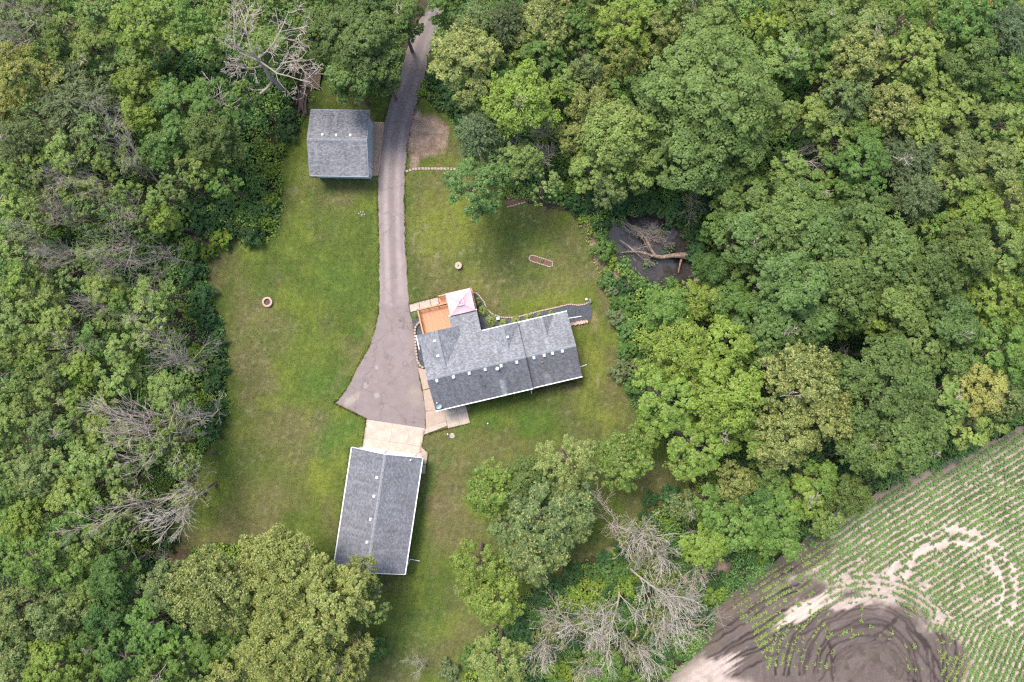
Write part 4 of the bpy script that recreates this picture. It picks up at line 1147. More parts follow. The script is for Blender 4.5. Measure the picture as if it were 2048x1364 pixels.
def leaf_quads(pos, nrm, length, width, r, tang=None):
    """one rhombic leaf per position"""
    n = len(pos)
    t = r.normal(size=(n, 3)) if tang is None else tang
    nrm = unit(nrm)
    t = unit(t - nrm * (t * nrm).sum(1, keepdims=True)); b = np.cross(nrm, t)
    l = (length * r.uniform(.7, 1.25, n))[:, None]; w = (width * r.uniform(.7, 1.25, n))[:, None]
    v = np.stack([pos - t * l * .5, pos + b * w * .5 + t * l * .08, pos + t * l * .5 - nrm * l * .12, pos - b * w * .5 + t * l * .08], 1)
    return v.reshape(-1, 3), np.arange(n * 4).reshape(-1, 4)

def crown_mesh(seed, Rc, Hc, lobes, clumps, leaves, leaf, style='broad'):
    """crown of limbs' lobes > clumps > leaves; origin at the bottom middle of the crown, radius Rc, depth Hc"""
    r = np.random.default_rng(seed)
    P_, N_, T_, rn, tp = [], [], [], [], []
    ga = 2.39996
    lob = []
    for i in range(lobes):
        f = (i + .5) / lobes
        zc = 1 - 1.02 * f                       # from the top down to a little under the middle
        rad = math.sqrt(max(0, 1 - max(zc, 0) ** 2)) * r.uniform(.62, .98)
        a = i * ga + r.uniform(-.4, .4)
        lr = Rc * r.uniform(.21, .36) * (1.0 if style != 'open' else .88) * min(1.0, (20 / lobes) ** .42)
        zz = Hc * (.28 + .60 * max(zc, -.1) * r.uniform(.72, 1.12))
        q = (Rc - lr * .75) * rad * r.uniform(.85, 1.06)
        lob.append((np.array([q * math.cos(a), q * math.sin(a), zz]), lr))
    for c, lr in lob:
        m = int(clumps * r.uniform(.75, 1.25))
        d = unit(r.normal(size=(m, 3))); d[:, 2] = np.abs(d[:, 2]) * 1.1 - .22; d = unit(d)
        out = unit(np.array([c[0], c[1], Hc * .3]))
        d = unit(d + out * .25)
        cc = c + d * lr * np.where(r.random(m) < .14, r.uniform(1.1, 1.45, m), r.uniform(.6, 1.08, m))[:, None] * np.array([1, 1, .75])
        cr = lr * r.uniform(.16, .42, m)
        tone_l = r.uniform(-.12, .12)
        for k in range(m):
            L = int(leaves * r.uniform(.7, 1.3))
            e = unit(r.normal(size=(L, 3))); e[:, 2] = np.abs(e[:, 2]) * .9 - .15
            if style == 'willow':
                od = unit(d[k] * np.array([1, 1, .35]) + np.array([0, 0, .05]))
                s = r.uniform(-1.3, 1.3, L)[:, None]
                pos = cc[k] + od * s * cr[k] * 1.3 + r.normal(size=(L, 3)) * cr[k] * .28
                tg = od + r.normal(size=(L, 3)) * .22; nn = np.array([0, 0, 1.0]) + r.normal(size=(L, 3)) * .55
            else:
                rr = r.uniform(.25, 1, L) ** .5
                pos = cc[k] + e * (cr[k] * rr)[:, None] * np.array([1, 1, .6])
                nn = e * .55 + d[k] * .35 + np.array([0, 0, .75]) + r.normal(size=(L, 3)) * .42
                tg = e + r.normal(size=(L, 3)) * .5
            P_.append(pos); N_.append(nn); T_.append(tg)
            tone = np.clip(.45 + tone_l + r.uniform(-.22, .22) + r.normal(size=L) * .13, 0, 1)
            rn.append(tone)
            top = (pos[:, 2] - cc[k][2]) / (cr[k] * .6 + 1e-6)
            tv = np.clip(r.random(L) * 1.25 - .22 * np.clip(top, 0, 1), 0, 1) + .02
            tp.append(tv)
    pos = np.concatenate(P_); nn = np.concatenate(N_); tg = np.concatenate(T_)
    if style == 'willow': v, q = leaf_quads(pos, nn, leaf * 2.0, leaf * .42, r, tg)
    else: v, q = leaf_quads(pos, nn, leaf, leaf * .72, r, tg)
    me = np_mesh('crown', v, q, {'rnd': np.concatenate(rn), 'tip': np.concatenate(tp)}, mat='leaf')
    return me, lob

def limb_mesh(seed, H, base_z, lob, r0, name='trunk', n_limbs=9):
    r = random.Random(seed)
    mb = MB()
    top = base_z + (H - base_z) * .55
    wx, wy = r.uniform(-.3, .3), r.uniform(-.3, .3)
    path = [Vector((0, 0, -.15)), Vector((wx * .3, wy * .3, base_z * .5)), Vector((wx, wy, base_z)), Vector((wx * 1.4, wy * 1.4, top))]
    mb.tube([(0, 0, -.15), (0, 0, .25)] + path[1:], [r0 * 1.55, r0 * 1.12, r0 * .9, r0 * .7, r0 * .25], n=7)
    for i, (c, lr) in enumerate(lob[:n_limbs] if len(lob) <= n_limbs else r.sample(lob, n_limbs)):
        t = r.uniform(.35, .95); s = path[2].lerp(path[3], t) if t > .5 else path[1].lerp(path[2], .6 + t * .7)
        e = Vector((c[0], c[1], c[2] + base_z))
        m = s.lerp(e, .5) + Vector((0, 0, -.12 * (e - s).length))
        mb.tube([s, m, e], [r0 * .42, r0 * .28, r0 * .08], n=5)
    return mb.mesh(name)

LIB = {}
def add_species(key, variants):
    LIB[key] = []
    for (seed, Rc, Hc, H, lobes, clumps, leaves, leaf, style, r0) in variants:
        me, lob = crown_mesh(seed, Rc, Hc, lobes, clumps, leaves, leaf, style)
        tm = limb_mesh(seed, H, H - Hc, lob, r0); tm.materials.append(MATS['bark'])
        LIB[key].append((Rc, Hc, H, me, tm))
#            seed  R   crownH  H  lobes clumps leaves leaf style trunk
add_species('oak', [(11, 4.0, 6.0, 13, 17, 30, 32, .215, 'broad', .26), (12, 4.2, 6.2, 13.5, 15, 34, 32, .215, 'broad', .28), (15, 4.6, 6.6, 14, 22, 28, 32, .20, 'broad', .3), (13, 6.2, 8.0, 17, 34, 30, 32, .225, 'broad', .42), (14, 6.6, 8.2, 17, 42, 28, 32, .225, 'broad', .45)])
add_species('ash', [(21, 2.5, 5.5, 11, 9, 22, 28, .20, 'open', .15), (22, 3.2, 6.0, 12.5, 12, 24, 30, .205, 'open', .19), (23, 3.3, 6.4, 13, 15, 22, 30, .21, 'open', .19), (25, 3.0, 6.4, 13, 10, 30, 30, .19, 'broad', .19), (24, 4.2, 6.5, 14, 18, 28, 30, .215, 'broad', .25)])
add_species('seed', [(31, 3.2, 5.5, 12, 14, 28, 34, .185, 'broad', .2), (32, 3.5, 6.0, 12.5, 12, 32, 34, .185, 'broad', .22), (33, 5.2, 7.5, 15, 26, 32, 34, .20, 'broad', .34), (34, 5.6, 7.6, 15.5, 32, 30, 34, .20, 'broad', .36)])
add_species('willow', [(41, 3.6, 5.5, 11.5, 18, 30, 32, .17, 'willow', .22)])
add_species('bush', [(51, 1.7, 2.3, 2.5, 10, 18, 30, .18, 'broad', .06), (52, 2.0, 2.6, 2.8, 12, 18, 30, .18, 'broad', .07), (53, 1.5, 1.9, 2.0, 9, 18, 30, .165, 'broad', .05)])
add_species('sparse', [(61, 3.0, 5.0, 11, 12, 10, 18, .20, 'open', .16), (62, 2.6, 5.0, 10, 10, 10, 18, .20, 'open', .15)])

KIND = {   # code: library, base colour, seed share, word
    'O': ('oak', (0.142, 0.218, 0.058), .0, 'grey-green oak-like'), 'G': ('ash', (0.132, 0.232, 0.048), .02, 'mid-green'), 'Q': ('seed', (0.112, 0.196, 0.050), .04, 'deep green'), 'V': ('seed', (0.172, 0.262, 0.044), .08, 'bright green'),
    'L': ('ash', (0.205, 0.295, 0.072), .04, 'pale green'), 'B': ('ash', (0.190, 0.288, 0.046), .04, 'lime green'),
    'Y': ('seed', (0.175, 0.225, 0.056), .34, 'yellow-flecked'), 'W': ('willow', (0.165, 0.225, 0.098), .0, 'silvery fine-leaved'),
    'D': ('oak', (0.092, 0.170, 0.042), .0, 'dark green'), 'S': ('sparse', (0.190, 0.280, 0.084), .06, 'thin-leaved'),
    'Z': ('seed', (0.270, 0.275, 0.060), .40, 'golden-yellow'), 'P': ('seed', (0.160, 0.228, 0.074), .13, 'grey-yellow'),
    'd': ('bush', (0.058, 0.136, 0.040), .0, 'dark green'), 'g': ('bush', (0.100, 0.205, 0.045), .02, 'mid-green'), 'l': ('bush', (0.172, 0.275, 0.030), .05, 'lime green'), 'p': ('bush', (0.150, 0.205, 0.085), .05, 'pale grey-green')}

TREES = '''
25 35 42 L|115 62 42 L|190 18 46 L|285 45 66 B|182 92 46 L|42 138 60 Z|150 202 78 W|270 165 46 B|268 118 36 L|192 268 46 S|42 288 46 W|62 332 40 L|345 198 46 G|425 205 54 G|352 268 46 G|425 272 56 O|312 302 44 G|392 338 40 L
18 222 30 Z|108 118 38 L|35 365 42 L|28 425 46 L|88 412 36 S|58 472 36 P|18 505 40 L|162 428 40 S|252 385 32 L|356 366 36 S|28 562 46 B|82 602 40 L|28 645 50 L|102 655 46 L|212 642 32 L|302 588 42 L|292 642 50 S|150 550 36 S|-30 470 50 L|-30 600 50 L|-30 720 50 L|-30 860 50 L|-30 980 50 L|-25 80 50 L|-30 330 50 G
22 702 36 L|62 692 40 L|48 757 32 L|116 742 34 P|160 737 40 B|232 757 46 L|18 842 46 L|90 852 34 P|140 852 34 L|196 815 30 L|72 945 52 P|150 922 46 L|205 932 52 L|312 902 44 S|332 858 32 B|366 928 32 S|132 990 46 L|30 1012 46 G|175 1008 40 G|10 920 44 L
40 1042 50 B|150 1045 46 G|62 1122 58 G|132 1142 46 G|38 1222 56 P|112 1232 50 P|28 1292 52 P|102 1335 62 B|222 1152 50 D|216 1232 46 D|242 1312 56 G|330 1172 50 P|302 1252 56 G|356 1295 46 G|268 1062 30 S|180 1290 40 D|-30 1120 50 G|-30 1250 50 P|30 1380 60 P|170 1385 60 G|310 1370 60 G
432 1180 92 Y|560 1150 95 Y|655 1205 82 Y|575 1285 105 Y|430 1300 52 G|712 1160 46 Y|470 1360 60 Y|690 1320 52 Y|745 1215 38 S|600 1400 80 Y
655 62 60 O|722 82 78 O|700 148 54 O|765 142 42 O|800 32 46 O|742 12 52 O|610 40 36 G
885 14 38 G|932 118 72 Y|952 48 48 P|1012 48 46 W|1082 52 62 Y|1146 36 46 G|1086 112 52 G|1042 202 78 B|1172 72 46 G|1252 48 62 B|1242 112 46 Y|1186 208 52 Y|1312 62 50 Y|1312 18 46 G|958 268 46 W|1232 272 78 L|1182 335 46 L|950 370 64 Q|1092 368 36 S|1000 150 36 D|905 -25 40 G|1010 -30 50 G|1200 -30 55 Y|1120 -30 50 Y
1425 178 135 O|1388 312 80 O|1312 212 62 O|1480 282 62 O|1432 32 52 L|1532 42 46 B|1592 30 46 L|1652 42 50 L|1572 112 50 L|1632 102 46 G|1732 62 60 P|1802 42 60 G|1722 112 60 Y|1832 112 60 L|1932 52 60 G|2002 62 60 W|1942 132 60 O|2022 152 50 G|1882 172 50 L|1792 212 56 Y|1692 202 50 P|1732 272 46 G|1852 242 56 L|1932 222 50 L|2012 242 52 L|1812 322 60 W|1832 392 46 W|1912 312 50 P|1982 332 56 P|1902 362 50 L|2022 402 50 Y|1962 422 52 B|1722 332 60 G|1645 382 52 G|1590 398 46 O|1360 -30 55 L|1480 -30 55 L|1600 -30 55 G|1720 -30 55 L|1850 -30 55 L|1980 -30 60 G|2080 40 55 L|2085 180 55 L|2085 320 55 L|2085 460 55 B
1562 442 72 O|1642 472 72 O|1722 432 62 O|1500 472 62 O|1582 562 78 O|1682 562 78 O|1772 512 72 O|1802 602 66 O|1862 542 62 O|1922 502 62 O|1992 502 62 L|1992 602 62 B|1902 642 62 O|1992 692 62 G|1842 682 56 L|1542 652 62 O|1462 602 52 G|1622 640 52 O|1745 638 36 B|1782 712 52 O|1700 640 34 D|2085 600 55 G|2085 720 60 G
1355 702 72 B|1442 692 62 B|1335 792 72 B|1452 792 82 B|1392 882 72 B|1502 872 56 B|1300 860 40 B|1602 758 74 Y|1642 832 66 Y|1562 882 62 Y|1780 790 98 O|1822 872 76 O|1738 898 62 O|1882 802 60 L|1962 782 56 Z|2012 802 40 P|1932 862 46 L|2080 800 40 P
1472 968 42 Y|1420 1012 46 G|1482 1052 60 G|1552 1022 60 G|1602 1000 52 B|1642 962 42 G|1410 1090 52 B|1562 1082 46 G|1368 1012 32 P|1510 1000 40 D
1246 922 60 V|1136 932 66 Y|985 985 56 V|1062 962 50 O|1092 1032 82 P|1070 1102 68 P|1020 1060 44 P|1145 1040 46 P|1125 1000 44 P|956 1138 58 V|990 1196 60 V|1000 1330 62 Y|1400 600 48 B|1332 622 52 G|1420 540 36 D
'''
SHRUBS = '''
400 590 26 d|415 640 24 d|430 690 24 d|437 735 20 d|425 770 22 d|432 815 22 d|425 850 26 d|400 620 24 d|372 545 30 d|500 425 28 g|540 400 20 l|470 450 22 d|530 440 20 l|440 480 22 l|415 505 18 l|540 340 18 l|518 372 22 g|556 300 16 l|575 262 22 d|572 232 22 d|560 205 20 d
340 120 26 d|380 130 28 d|420 150 28 d|455 165 28 d|350 165 26 d|500 170 26 d|540 150 26 g|560 130 22 g|480 300 26 g|470 360 26 d|440 400 26 d|400 420 28 d|350 450 26 g|520 300 20 l|515 235 24 d|480 250 26 d
880 150 22 d|895 180 24 d|908 212 22 d|925 240 20 d|885 120 18 d|940 215 22 d|1040 290 26 d|1080 320 24 d|1120 380 22 g|1150 405 24 d|1190 400 28 d|1240 400 30 d|1300 405 30 d|1350 425 28 d|1400 470 28 d|1398 510 24 d|1200 440 24 d|1205 470 16 g|1222 520 14 l|1225 580 16 p|1235 605 18 g|1232 635 20 p|1262 660 26 g|1262 610 26 g|1300 605 24 g|1350 590 22 l|1255 700 24 g|1240 740 24 p|1270 770 28 g|1262 735 22 p|1310 640 28 d|1450 420 30 l|1500 415 26 d|1420 400 26 d|1345 570 14 g|1250 545 14 g
1112 1172 22 d|1148 1150 24 d|1160 1195 26 l|1195 1170 22 l|1208 1120 18 d|1190 1215 22 g|1045 1240 22 d|1020 1265 20 d|1060 1300 22 d|1330 1130 24 d|1345 1180 22 d|1240 1210 22 d|1215 1180 20 d|1180 1330 22 d|1280 1240 20 d|1390 1150 24 g|1300 1000 18 d|1340 985 22 d|1290 1030 14 d|1410 1180 16 g|1640 1058 30 p|1520 1110 22 l|1690 980 26 d|1660 990 20 g|940 1320 24 g|900 1345 24 p|745 1300 26 g|300 1130 26 d|270 1110 24 d|240 1090 24 d|190 1180 28 d|160 1200 24 d|330 1085 22 d|385 1330 28 d|400 1350 28 d|1480 930 20 d|1560 940 22 d|1690 930 22 d|1870 730 26 d|1740 610 24 d|1660 650 22 d
'''
def parse(s):
    out = []
    for t in s.replace('\n', '|').split('|'):
        a = t.split()
        if len(a) == 4: out.append((float(a[0]), float(a[1]), float(a[2]), a[3]))
    return out

LANDMARKS = [(150,200,'the silvery willow'),(480,80,'the big bare tree'),(680,285,'the small garage'),(840,130,'the driveway bend'),(1300,510,'the pond'),(1425,180,'the broad oak'),(1600,290,'the grey fallen brush'),
             (1690,690,'the brown gap in the wood'),(1010,720,'the house'),(760,1020,'the long garage'),(1800,1050,'the cornfield'),(320,830,'the white bare trees'),(300,1030,'the twin bare crowns'),(550,1200,'the great yellow-flecked trees'),
             (1300,1180,'the pale dead thicket'),(850,265,'the dirt patch'),(250,320,'the leaning dead tree'),(1810,330,'the right-hand silvery willow'),(40,140,'the golden tree'),(535,604,'the fire pit'),(1620,790,'the yellow-flecked pair'),
             (1960,780,'the golden tree by the corn'),(0,700,'the left edge'),(1024,0,'the top edge'),(0,1364,'the bottom left corner'),(2048,0,'the top right corner'),(2048,600,'the right edge'),(0,0,'the top left corner'),(90,505,'the bare twigs at far left')]
ORD = ['nearest', 'second', 'third', 'fourth', 'fifth', 'sixth', 'seventh', 'eighth', 'ninth', 'tenth', 'eleventh', 'twelfth', 'thirteenth', 'fourteenth', 'fifteenth', 'sixteenth', 'seventeenth', 'eighteenth', 'nineteenth', 'twentieth'] + ['far'] * 40
PENDING = []      # (object, px, py, look, noun)
def label_later(o, px, py, look, noun):
    PENDING.append((o, px, py, look, noun))
def finish_labels():
    groups = {}
    for o, px, py, look, noun in PENDING:
        ds = sorted((math.hypot(px - x, py - y), n, x, y) for x, y, n in LANDMARKS if math.hypot(px - x, py - y) > 25)
        d, n, x, y = ds[0]
        dx, dy = px - x, py - y
        if abs(dx) > 1.6 * abs(dy): way = 'right of' if dx > 0 else 'left of'
        elif abs(dy) > 1.6 * abs(dx): way = 'below' if dy > 0 else 'above'
        else: way = ('below' if dy > 0 else 'above') + ' and ' + ('right of' if dx > 0 else 'left of')
        groups.setdefault((look, noun, way, n), []).append((d, o))
    for (look, noun, way, n), v in groups.items():
        v.sort(key=lambda t: t[0])
        for i, (d, o) in enumerate(v):
            o['label'] = f'{look} {noun} {way} {n}' + ((', nearest such' if i == 0 else f', {ORD[i]} nearest') if len(v) > 1 else '')

def place_tree(px, py, r, code, i):
    lib, colr, tipn, word = KIND[code]
    s0 = GS * 1.0
    # crown radius and height from its size on the plan
    hguess = 12.0 if lib != 'bush' else 1.5
    for _ in range(3):
        Rw = r * GS * (CAM_H - hguess * .75) / CAM_H
        H = (1.3 * Rw + 7.5) if lib != 'bush' else 1.25 * Rw
        if lib == 'willow': H = 10.5
        hguess = H
    rr = random.Random(int(px * 7 + py * 13))
    var = LIB[lib]; ordv = sorted(var, key=lambda v: abs(math.log(v[0] / Rw)))
    v = ordv[rr.randrange(min(2, len(ordv)))]
    if abs(math.log(v[0] / Rw)) > .45: v = ordv[0]
    H *= rr.uniform(.94, 1.08)
    sc = Rw / v[0] * 1.14; sz = H / v[2]
    hc = (v[2] - v[1] * .45) * sz
    p = W(px, py, hc)
    bush = lib == 'bush'
    o = thing('shrub' if bush else 'tree', '', 'shrub' if bush else 'tree', (p[0], p[1], 0.0), rr.uniform(0, 6.28), 'shrubs along the wood edge' if bush else 'trees of the wood')
    size = 'small ' if (r < 36 and not bush) else ('large ' if r > 68 else '')
    label_later(o, px, py, size + word, 'shrub' if bush else 'tree')
    cr = link('crown', v[3], None, o, loc=(0, 0, (v[2] - v[1]) * sz)); cr.scale = (sc, sc, sz)
    k = rr.uniform(.84, 1.18); hu = rr.uniform(-.06, .09)
    cr.color = (min(1, colr[0] * k * (1 + hu)), min(1, colr[1] * k), min(1, colr[2] * k * (1 - hu)), min(1, tipn * rr.uniform(.6, 1.4)))
    tr = link('stems' if bush else 'trunk', v[4], None, o); tr.scale = (sc, sc, sz)
    return o
for i, t in enumerate(parse(TREES)): place_tree(*t, i)
for i, t in enumerate(parse(SHRUBS)): place_tree(*t, i)
OPEN = [(620,165,34,34),(1600,292,64,40),(1085,320,40,50),(1480,1140,70,50),(1420,1170,60,50),(845,50,50,60),(190,470,150,34),(300,520,110,50),(200,350,70,26),(180,615,70,26),(330,735,90,46),(330,825,120,34),(300,1020,115,44),(400,130,90,45),(450,425,95,55),(910,180,38,65),(1290,415,170,38),(1225,560,40,120),(1310,515,85,75),(1160,1190,75,60),(350,1095,45,45),(255,1140,60,60),(1600,190,40,34),(1690,692,75,34),(1905,430,34,34),(840,80,46,90),(1060,405,60,20),(1320,1180,130,200),(1420,1150,60,40),
        (1100,1290,120,90),(740,1290,60,80),(300,480,120,40),(1380,960,40,40),(600,200,50,60),(1250,700,30,60)]
def fill_wood():
    r = random.Random(77)
    crowns = [(x, y, q) for x, y, q, c in parse(TREES)]
    low = [(x, y, q) for x, y, q, c in parse(SHRUBS)]
    cells = [(x, y) for x in range(-10, 2070, 15) for y in range(-10, 1384, 15)]
    r.shuffle(cells)
    A = np.array(cells, float); ok = {}
    for low_, hc in ((False, 9.0), (True, 1.5)):
        k = GS * (CAM_H - hc) / CAM_H
        X = (A[:, 0] - 1024) * k; Y = (682 - A[:, 1]) * k
        o = ~(inside(LAWN_W, X, Y) | inside(FIELD_W, X, Y) | inside(POND_W, X, Y))
        o &= (edge_dist(FIELD_W, X, Y) > (1.6 if low_ else 4.5)) & (edge_dist(LAWN_W, X, Y) > (.6 if low_ else 2.2)) & (edge_dist(POND_W, X, Y) > 1.2)
        o &= edge_dist(G2([(900,-60),(845,60),(812,160)]), X, Y, closed=False) > 3.4
        ok[low_] = o
    op = np.zeros(len(A), bool)
    for cx, cy, rx, ry in OPEN: op |= np.hypot((A[:, 0] - cx) / rx, (A[:, 1] - cy) / ry) < 1
    for i, (x, y) in enumerate(cells):
        if ok[False][i] and not op[i]:
            gap = min(math.hypot(x - a, y - c) - q for a, c, q in crowns)
            if gap < 9: continue
            rad = min(46, 28 + gap * .6)
            left = x < 620
            code = r.choice('LLLGSBL') if left else (r.choice('OOGLO') if x > 1450 and y > 350 else r.choice('LGPYGL'))
            if y > 1250 and left: code = r.choice('GPLY')
            crowns.append((x, y, rad)); place_tree(x, y, rad, code, 0)
        elif ok[True][i] and op[i]:
            if math.hypot(x - 622, y - 160) < 46 or math.hypot(x - 606, y - 208) < 38: continue
            gap = min(math.hypot(x - a, y - c) - q for a, c, q in crowns + low)
            if gap < 3: continue
            rad = r.uniform(18, 27); low.append((x, y, rad)); place_tree(x, y, rad, r.choice('dggdgl' if x < 1450 else 'dg'), 0)
fill_wood()

# ---- bare and dying trees
def dead_mesh(seed, H, spread, r0, levels=4, kids=(9, 7, 6), up=.35, name='branches', first=.35, wig=.12, min_r=.016):
    r = np.random.default_rng(seed)
    mb_v, mb_f = [], []
    def tube(pts, rad, n):
        o = len(mb_v)
        for i, p in enumerate(pts):
            d = pts[min(i + 1, len(pts) - 1)] - pts[max(i - 1, 0)]; d = d / (np.linalg.norm(d) + 1e-9)
            a = np.cross(d, [0, 0, 1.0]) if abs(d[2]) < .9 else np.cross(d, [1.0, 0, 0]); a /= np.linalg.norm(a) + 1e-9; b = np.cross(d, a)
            for k in range(n):
                t = 6.2832 * k / n
                mb_v.append(tuple(p + (a * math.cos(t) + b * math.sin(t)) * rad[i]))
        for i in range(len(pts) - 1):
            for k in range(n):
                mb_f.append((o + i * n + k, o + i * n + (k + 1) % n, o + (i + 1) * n + (k + 1) % n, o + (i + 1) * n + k))
    trunk_pts = []
    def grow(p, d, L, rad, lev):
        seg = 6 if lev == 0 else (5 if lev == 1 else 3)
        pts = [p]; dd = d / np.linalg.norm(d)
        for i in range(seg):
            dd = dd + r.normal(size=3) * wig * (1 + .5 * (lev > 0)) + np.array([0, 0, up * .10 * (lev > 0)]); dd /= np.linalg.norm(dd)
            pts.append(pts[-1] + dd * L / seg)
        rads = [max(min_r, rad * (1 - .72 * i / seg)) for i in range(seg + 1)]
        tube(pts, rads, 7 if lev == 0 else (5 if lev == 1 else 3))
        if lev + 1 >= levels: return
        for k in range(int(kids[lev] * r.uniform(.8, 1.25))):
            t = r.uniform(first if lev == 0 else .2, 1.0); i = min(int(t * seg), seg - 1); q = pts[i] + (pts[i + 1] - pts[i]) * (t * seg - i)
            ax = pts[i + 1] - pts[i]; ax /= np.linalg.norm(ax)
            side = r.normal(size=3); side -= ax * (side @ ax); side /= np.linalg.norm(side) + 1e-9
            nd = ax * r.uniform(.45, .95) + side * r.uniform(.5, 1.0) * spread + np.array([0, 0, up * .5])
            grow(q, nd, L * r.uniform(.36, .62) * (1.2 - .45 * t), max(min_r, rads[i] * r.uniform(.42, .62)), lev + 1)
    grow(np.array([0, 0, -.1]), np.array([0, 0, 1.0]), H, r0, 0)
    me = bpy.data.meshes.new(name); me.from_pydata(mb_v, [], mb_f); me.update()
    return me
DEADM = [dead_mesh(s, 10.0, sp, .17, 4, k, u, first=.40, min_r=.013) for s, sp, k, u in ((1, .9, (10, 7, 5), .4), (2, .75, (10, 7, 5), .5), (3, 1.0, (11, 7, 4), .3), (4, .8, (9, 7, 5), .4))]
FULLM = [dead_mesh(s, 8.0, .85, .13, 4, k, .6, first=.15, wig=.09, min_r=.011) for s, k in ((5, (11, 7, 4)), (6, (10, 8, 4)))]
BIGM = dead_mesh(9, 12.0, 1.1, .36, 5, (9, 7, 4, 3), .05, first=.38, wig=.15, min_r=.022)
for m_ in DEADM: m_.materials.append(MATS['dead_wood'])
for m_ in FULLM: m_.materials.append(MATS['dead_pale'])
BIGM.materials.append(MATS['dead_wood'])
# base on the ground, tip on the plan with its height
DEAD = [ # bx by tx ty h kind word
    (568,192,478,60,13,'big','big bare grey'),(352,410,232,300,10,'a','leaning dead'),(160,506,62,500,9,'a','bare grey'),(238,500,132,496,9,'b','bare grey'),(335,492,240,452,10,'c','bare grey'),(396,530,322,505,8,'a','bare grey'),
    (352,566,292,548,7,'d','bare grey'),(292,580,205,562,8,'b','bare grey'),(232,617,138,622,8,'c','bare grey'),(350,640,300,650,8,'d','bare grey'),(412,742,310,735,9,'c','bare twisted grey'),(392,720,348,712,7,'a','bare grey'),
    (440,830,262,812,12,'b','bare whitish'),(440,832,352,812,9,'a','bare whitish'),(412,842,232,856,11,'c','bare whitish'),(420,865,376,872,7,'b','bare whitish'),
    (430,966,330,1030,11,'f','bare branching'),(412,985,235,1012,11,'a','bare branching'),(170,350,110,330,8,'d','bare grey'),(250,372,180,345,8,'b','bare grey'),(160,420,100,400,8,'a','bare grey'),(205,440,150,420,8,'b','bare grey'),(230,690,190,680,7,'c','bare grey'),(300,440,235,400,8,'d','bare grey'),
    (110,70,30,45,10,'b','bare grey'),(165,60,80,5,10,'c','bare grey'),(190,250,165,215,8,'c','bare grey'),
    (1535,325,1640,270,7,'f','tangled dead'),(1640,160,1660,185,6,'a','bare grey'),(1385,365,1372,392,4,'c','bare grey'),(1115,290,1105,245,7,'b','bare grey'),(1025,320,1020,262,7,'d','bare grey'),(1092,335,1078,300,7,'f','fading yellow-grey'),(1160,165,1165,120,7,'a','bare grey'),
    (1262,1062,1285,1080,10,'f','dense pale dead'),(1232,1075,1228,1055,8,'a','slender pale dead'),(1290,1090,1320,1120,9,'f','dense pale dead'),(1255,1130,1265,1170,10,'f','dense pale dead'),(1310,1150,1370,1210,10,'f','dense pale dead'),(1240,1170,1265,1225,9,'f','dense pale dead'),(1290,1210,1350,1275,9,'f','dense pale dead'),
    (1210,1225,1230,1285,9,'f','dense pale dead'),(1240,1260,1290,1330,9,'f','dense pale dead'),(1112,1196,1078,1262,7,'c','crooked thick-trunked dead'),(1100,1240,1090,1320,9,'f','dense pale dead'),(1150,1250,1155,1320,9,'f','dense pale dead'),(1180,1290,1190,1370,9,'f','dense pale dead'),(1370,1095,1415,1130,8,'b','slender pale dead'),
    (1340,1240,1395,1265,7,'a','slender pale dead'),(850,1330,846,1350,4,'f','low pale dead'),(880,1370,870,1400,5,'f','low pale dead'),(330,1130,310,1150,6,'a','bare grey'),(1680,690,1690,700,3,'f','brown dried'),(1655,715,1660,730,3,'f','brown dried')]
for i, (bx, by, tx, ty, h, kd, word) in enumerate(DEAD):
    slim = bx < 420 and by < 760 and kd != 'big'
    if slim: h += 2.5
    a = V3(bx, by); b = V3(tx, ty, h); d = b - a
    me = BIGM if kd == 'big' else (FULLM[i % 2] if kd == 'f' else DEADM['abcd'.index(kd)])
    L0 = 12.0 if kd == 'big' else (8.0 if kd == 'f' else 10.0)
    o = thing('bare_tree', '', 'dead tree', tuple(a), 0, 'dead and dying trees')
    o.rotation_mode = 'QUATERNION'
    from mathutils import Quaternion
    o.rotation_quaternion = d.to_track_quat('Z', 'Y') @ Quaternion((0, 0, 1), i * 2.4)
    s = d.length / L0
    br = link('branches', me, None, o); w_ = .60 if slim else (.85 if bx < 450 and kd not in ('big', 'f') else 1.0)
    br.scale = (s * w_, s * w_, s)
    label_later(o, (bx + tx) / 2, (by + ty) / 2, word, 'tree')
    # the leaning foot of the trunk
    MB().tube([(0, 0, -.2), (0, 0, .15), (0, 0, h * .18)], [.34 if kd == 'big' else .24, .26 if kd == 'big' else .17, .22 if kd == 'big' else .12], n=7).build('trunk', 'bark', o)
    if kd == 'f' and 'dense' in word and i % 2 == 0 or word == 'fading yellow-grey' or (bx, by) == (430, 966):
        v = LIB['sparse'][i % 2]
        cr = link('crown', v[3], None, o, loc=(0, 0, d.length * .30)); k = .72 * s
        cr.scale = (k, k, k * .8); cr.color = (0.17, 0.20, 0.065, .15)

# dead twigs showing through living crowns
TW = MB()
snag = dead_mesh(15, 2.6, .9, .05, 3, (7, 4), .2, min_r=.02); snag.materials.append(MATS['dead_wood'])
trees_now = [o for o in col.objects if o.name.startswith('tree')]
rs = random.Random(5)
for o in trees_now:
    cr = next(c for c in o.children if c.name.startswith('crown'))
    for k in range(rs.choice((0, 0, 0, 0, 1))):
        a = rs.uniform(0, 6.28); Rr = cr.scale[0] * 4 * rs.uniform(.15, .62); zz = cr.location.z + cr.scale[2] * 6 * rs.uniform(.60, .78)
        b = link('dead_branch', snag, None, o, loc=(Rr * math.cos(a), Rr * math.sin(a), zz))
        b.rotation_euler = (rs.uniform(.3, 1.2), 0, a - 1.57 + rs.uniform(-.6, .6)); q = rs.uniform(.4, .95); b.scale = (q, q, q)
finish_labels()

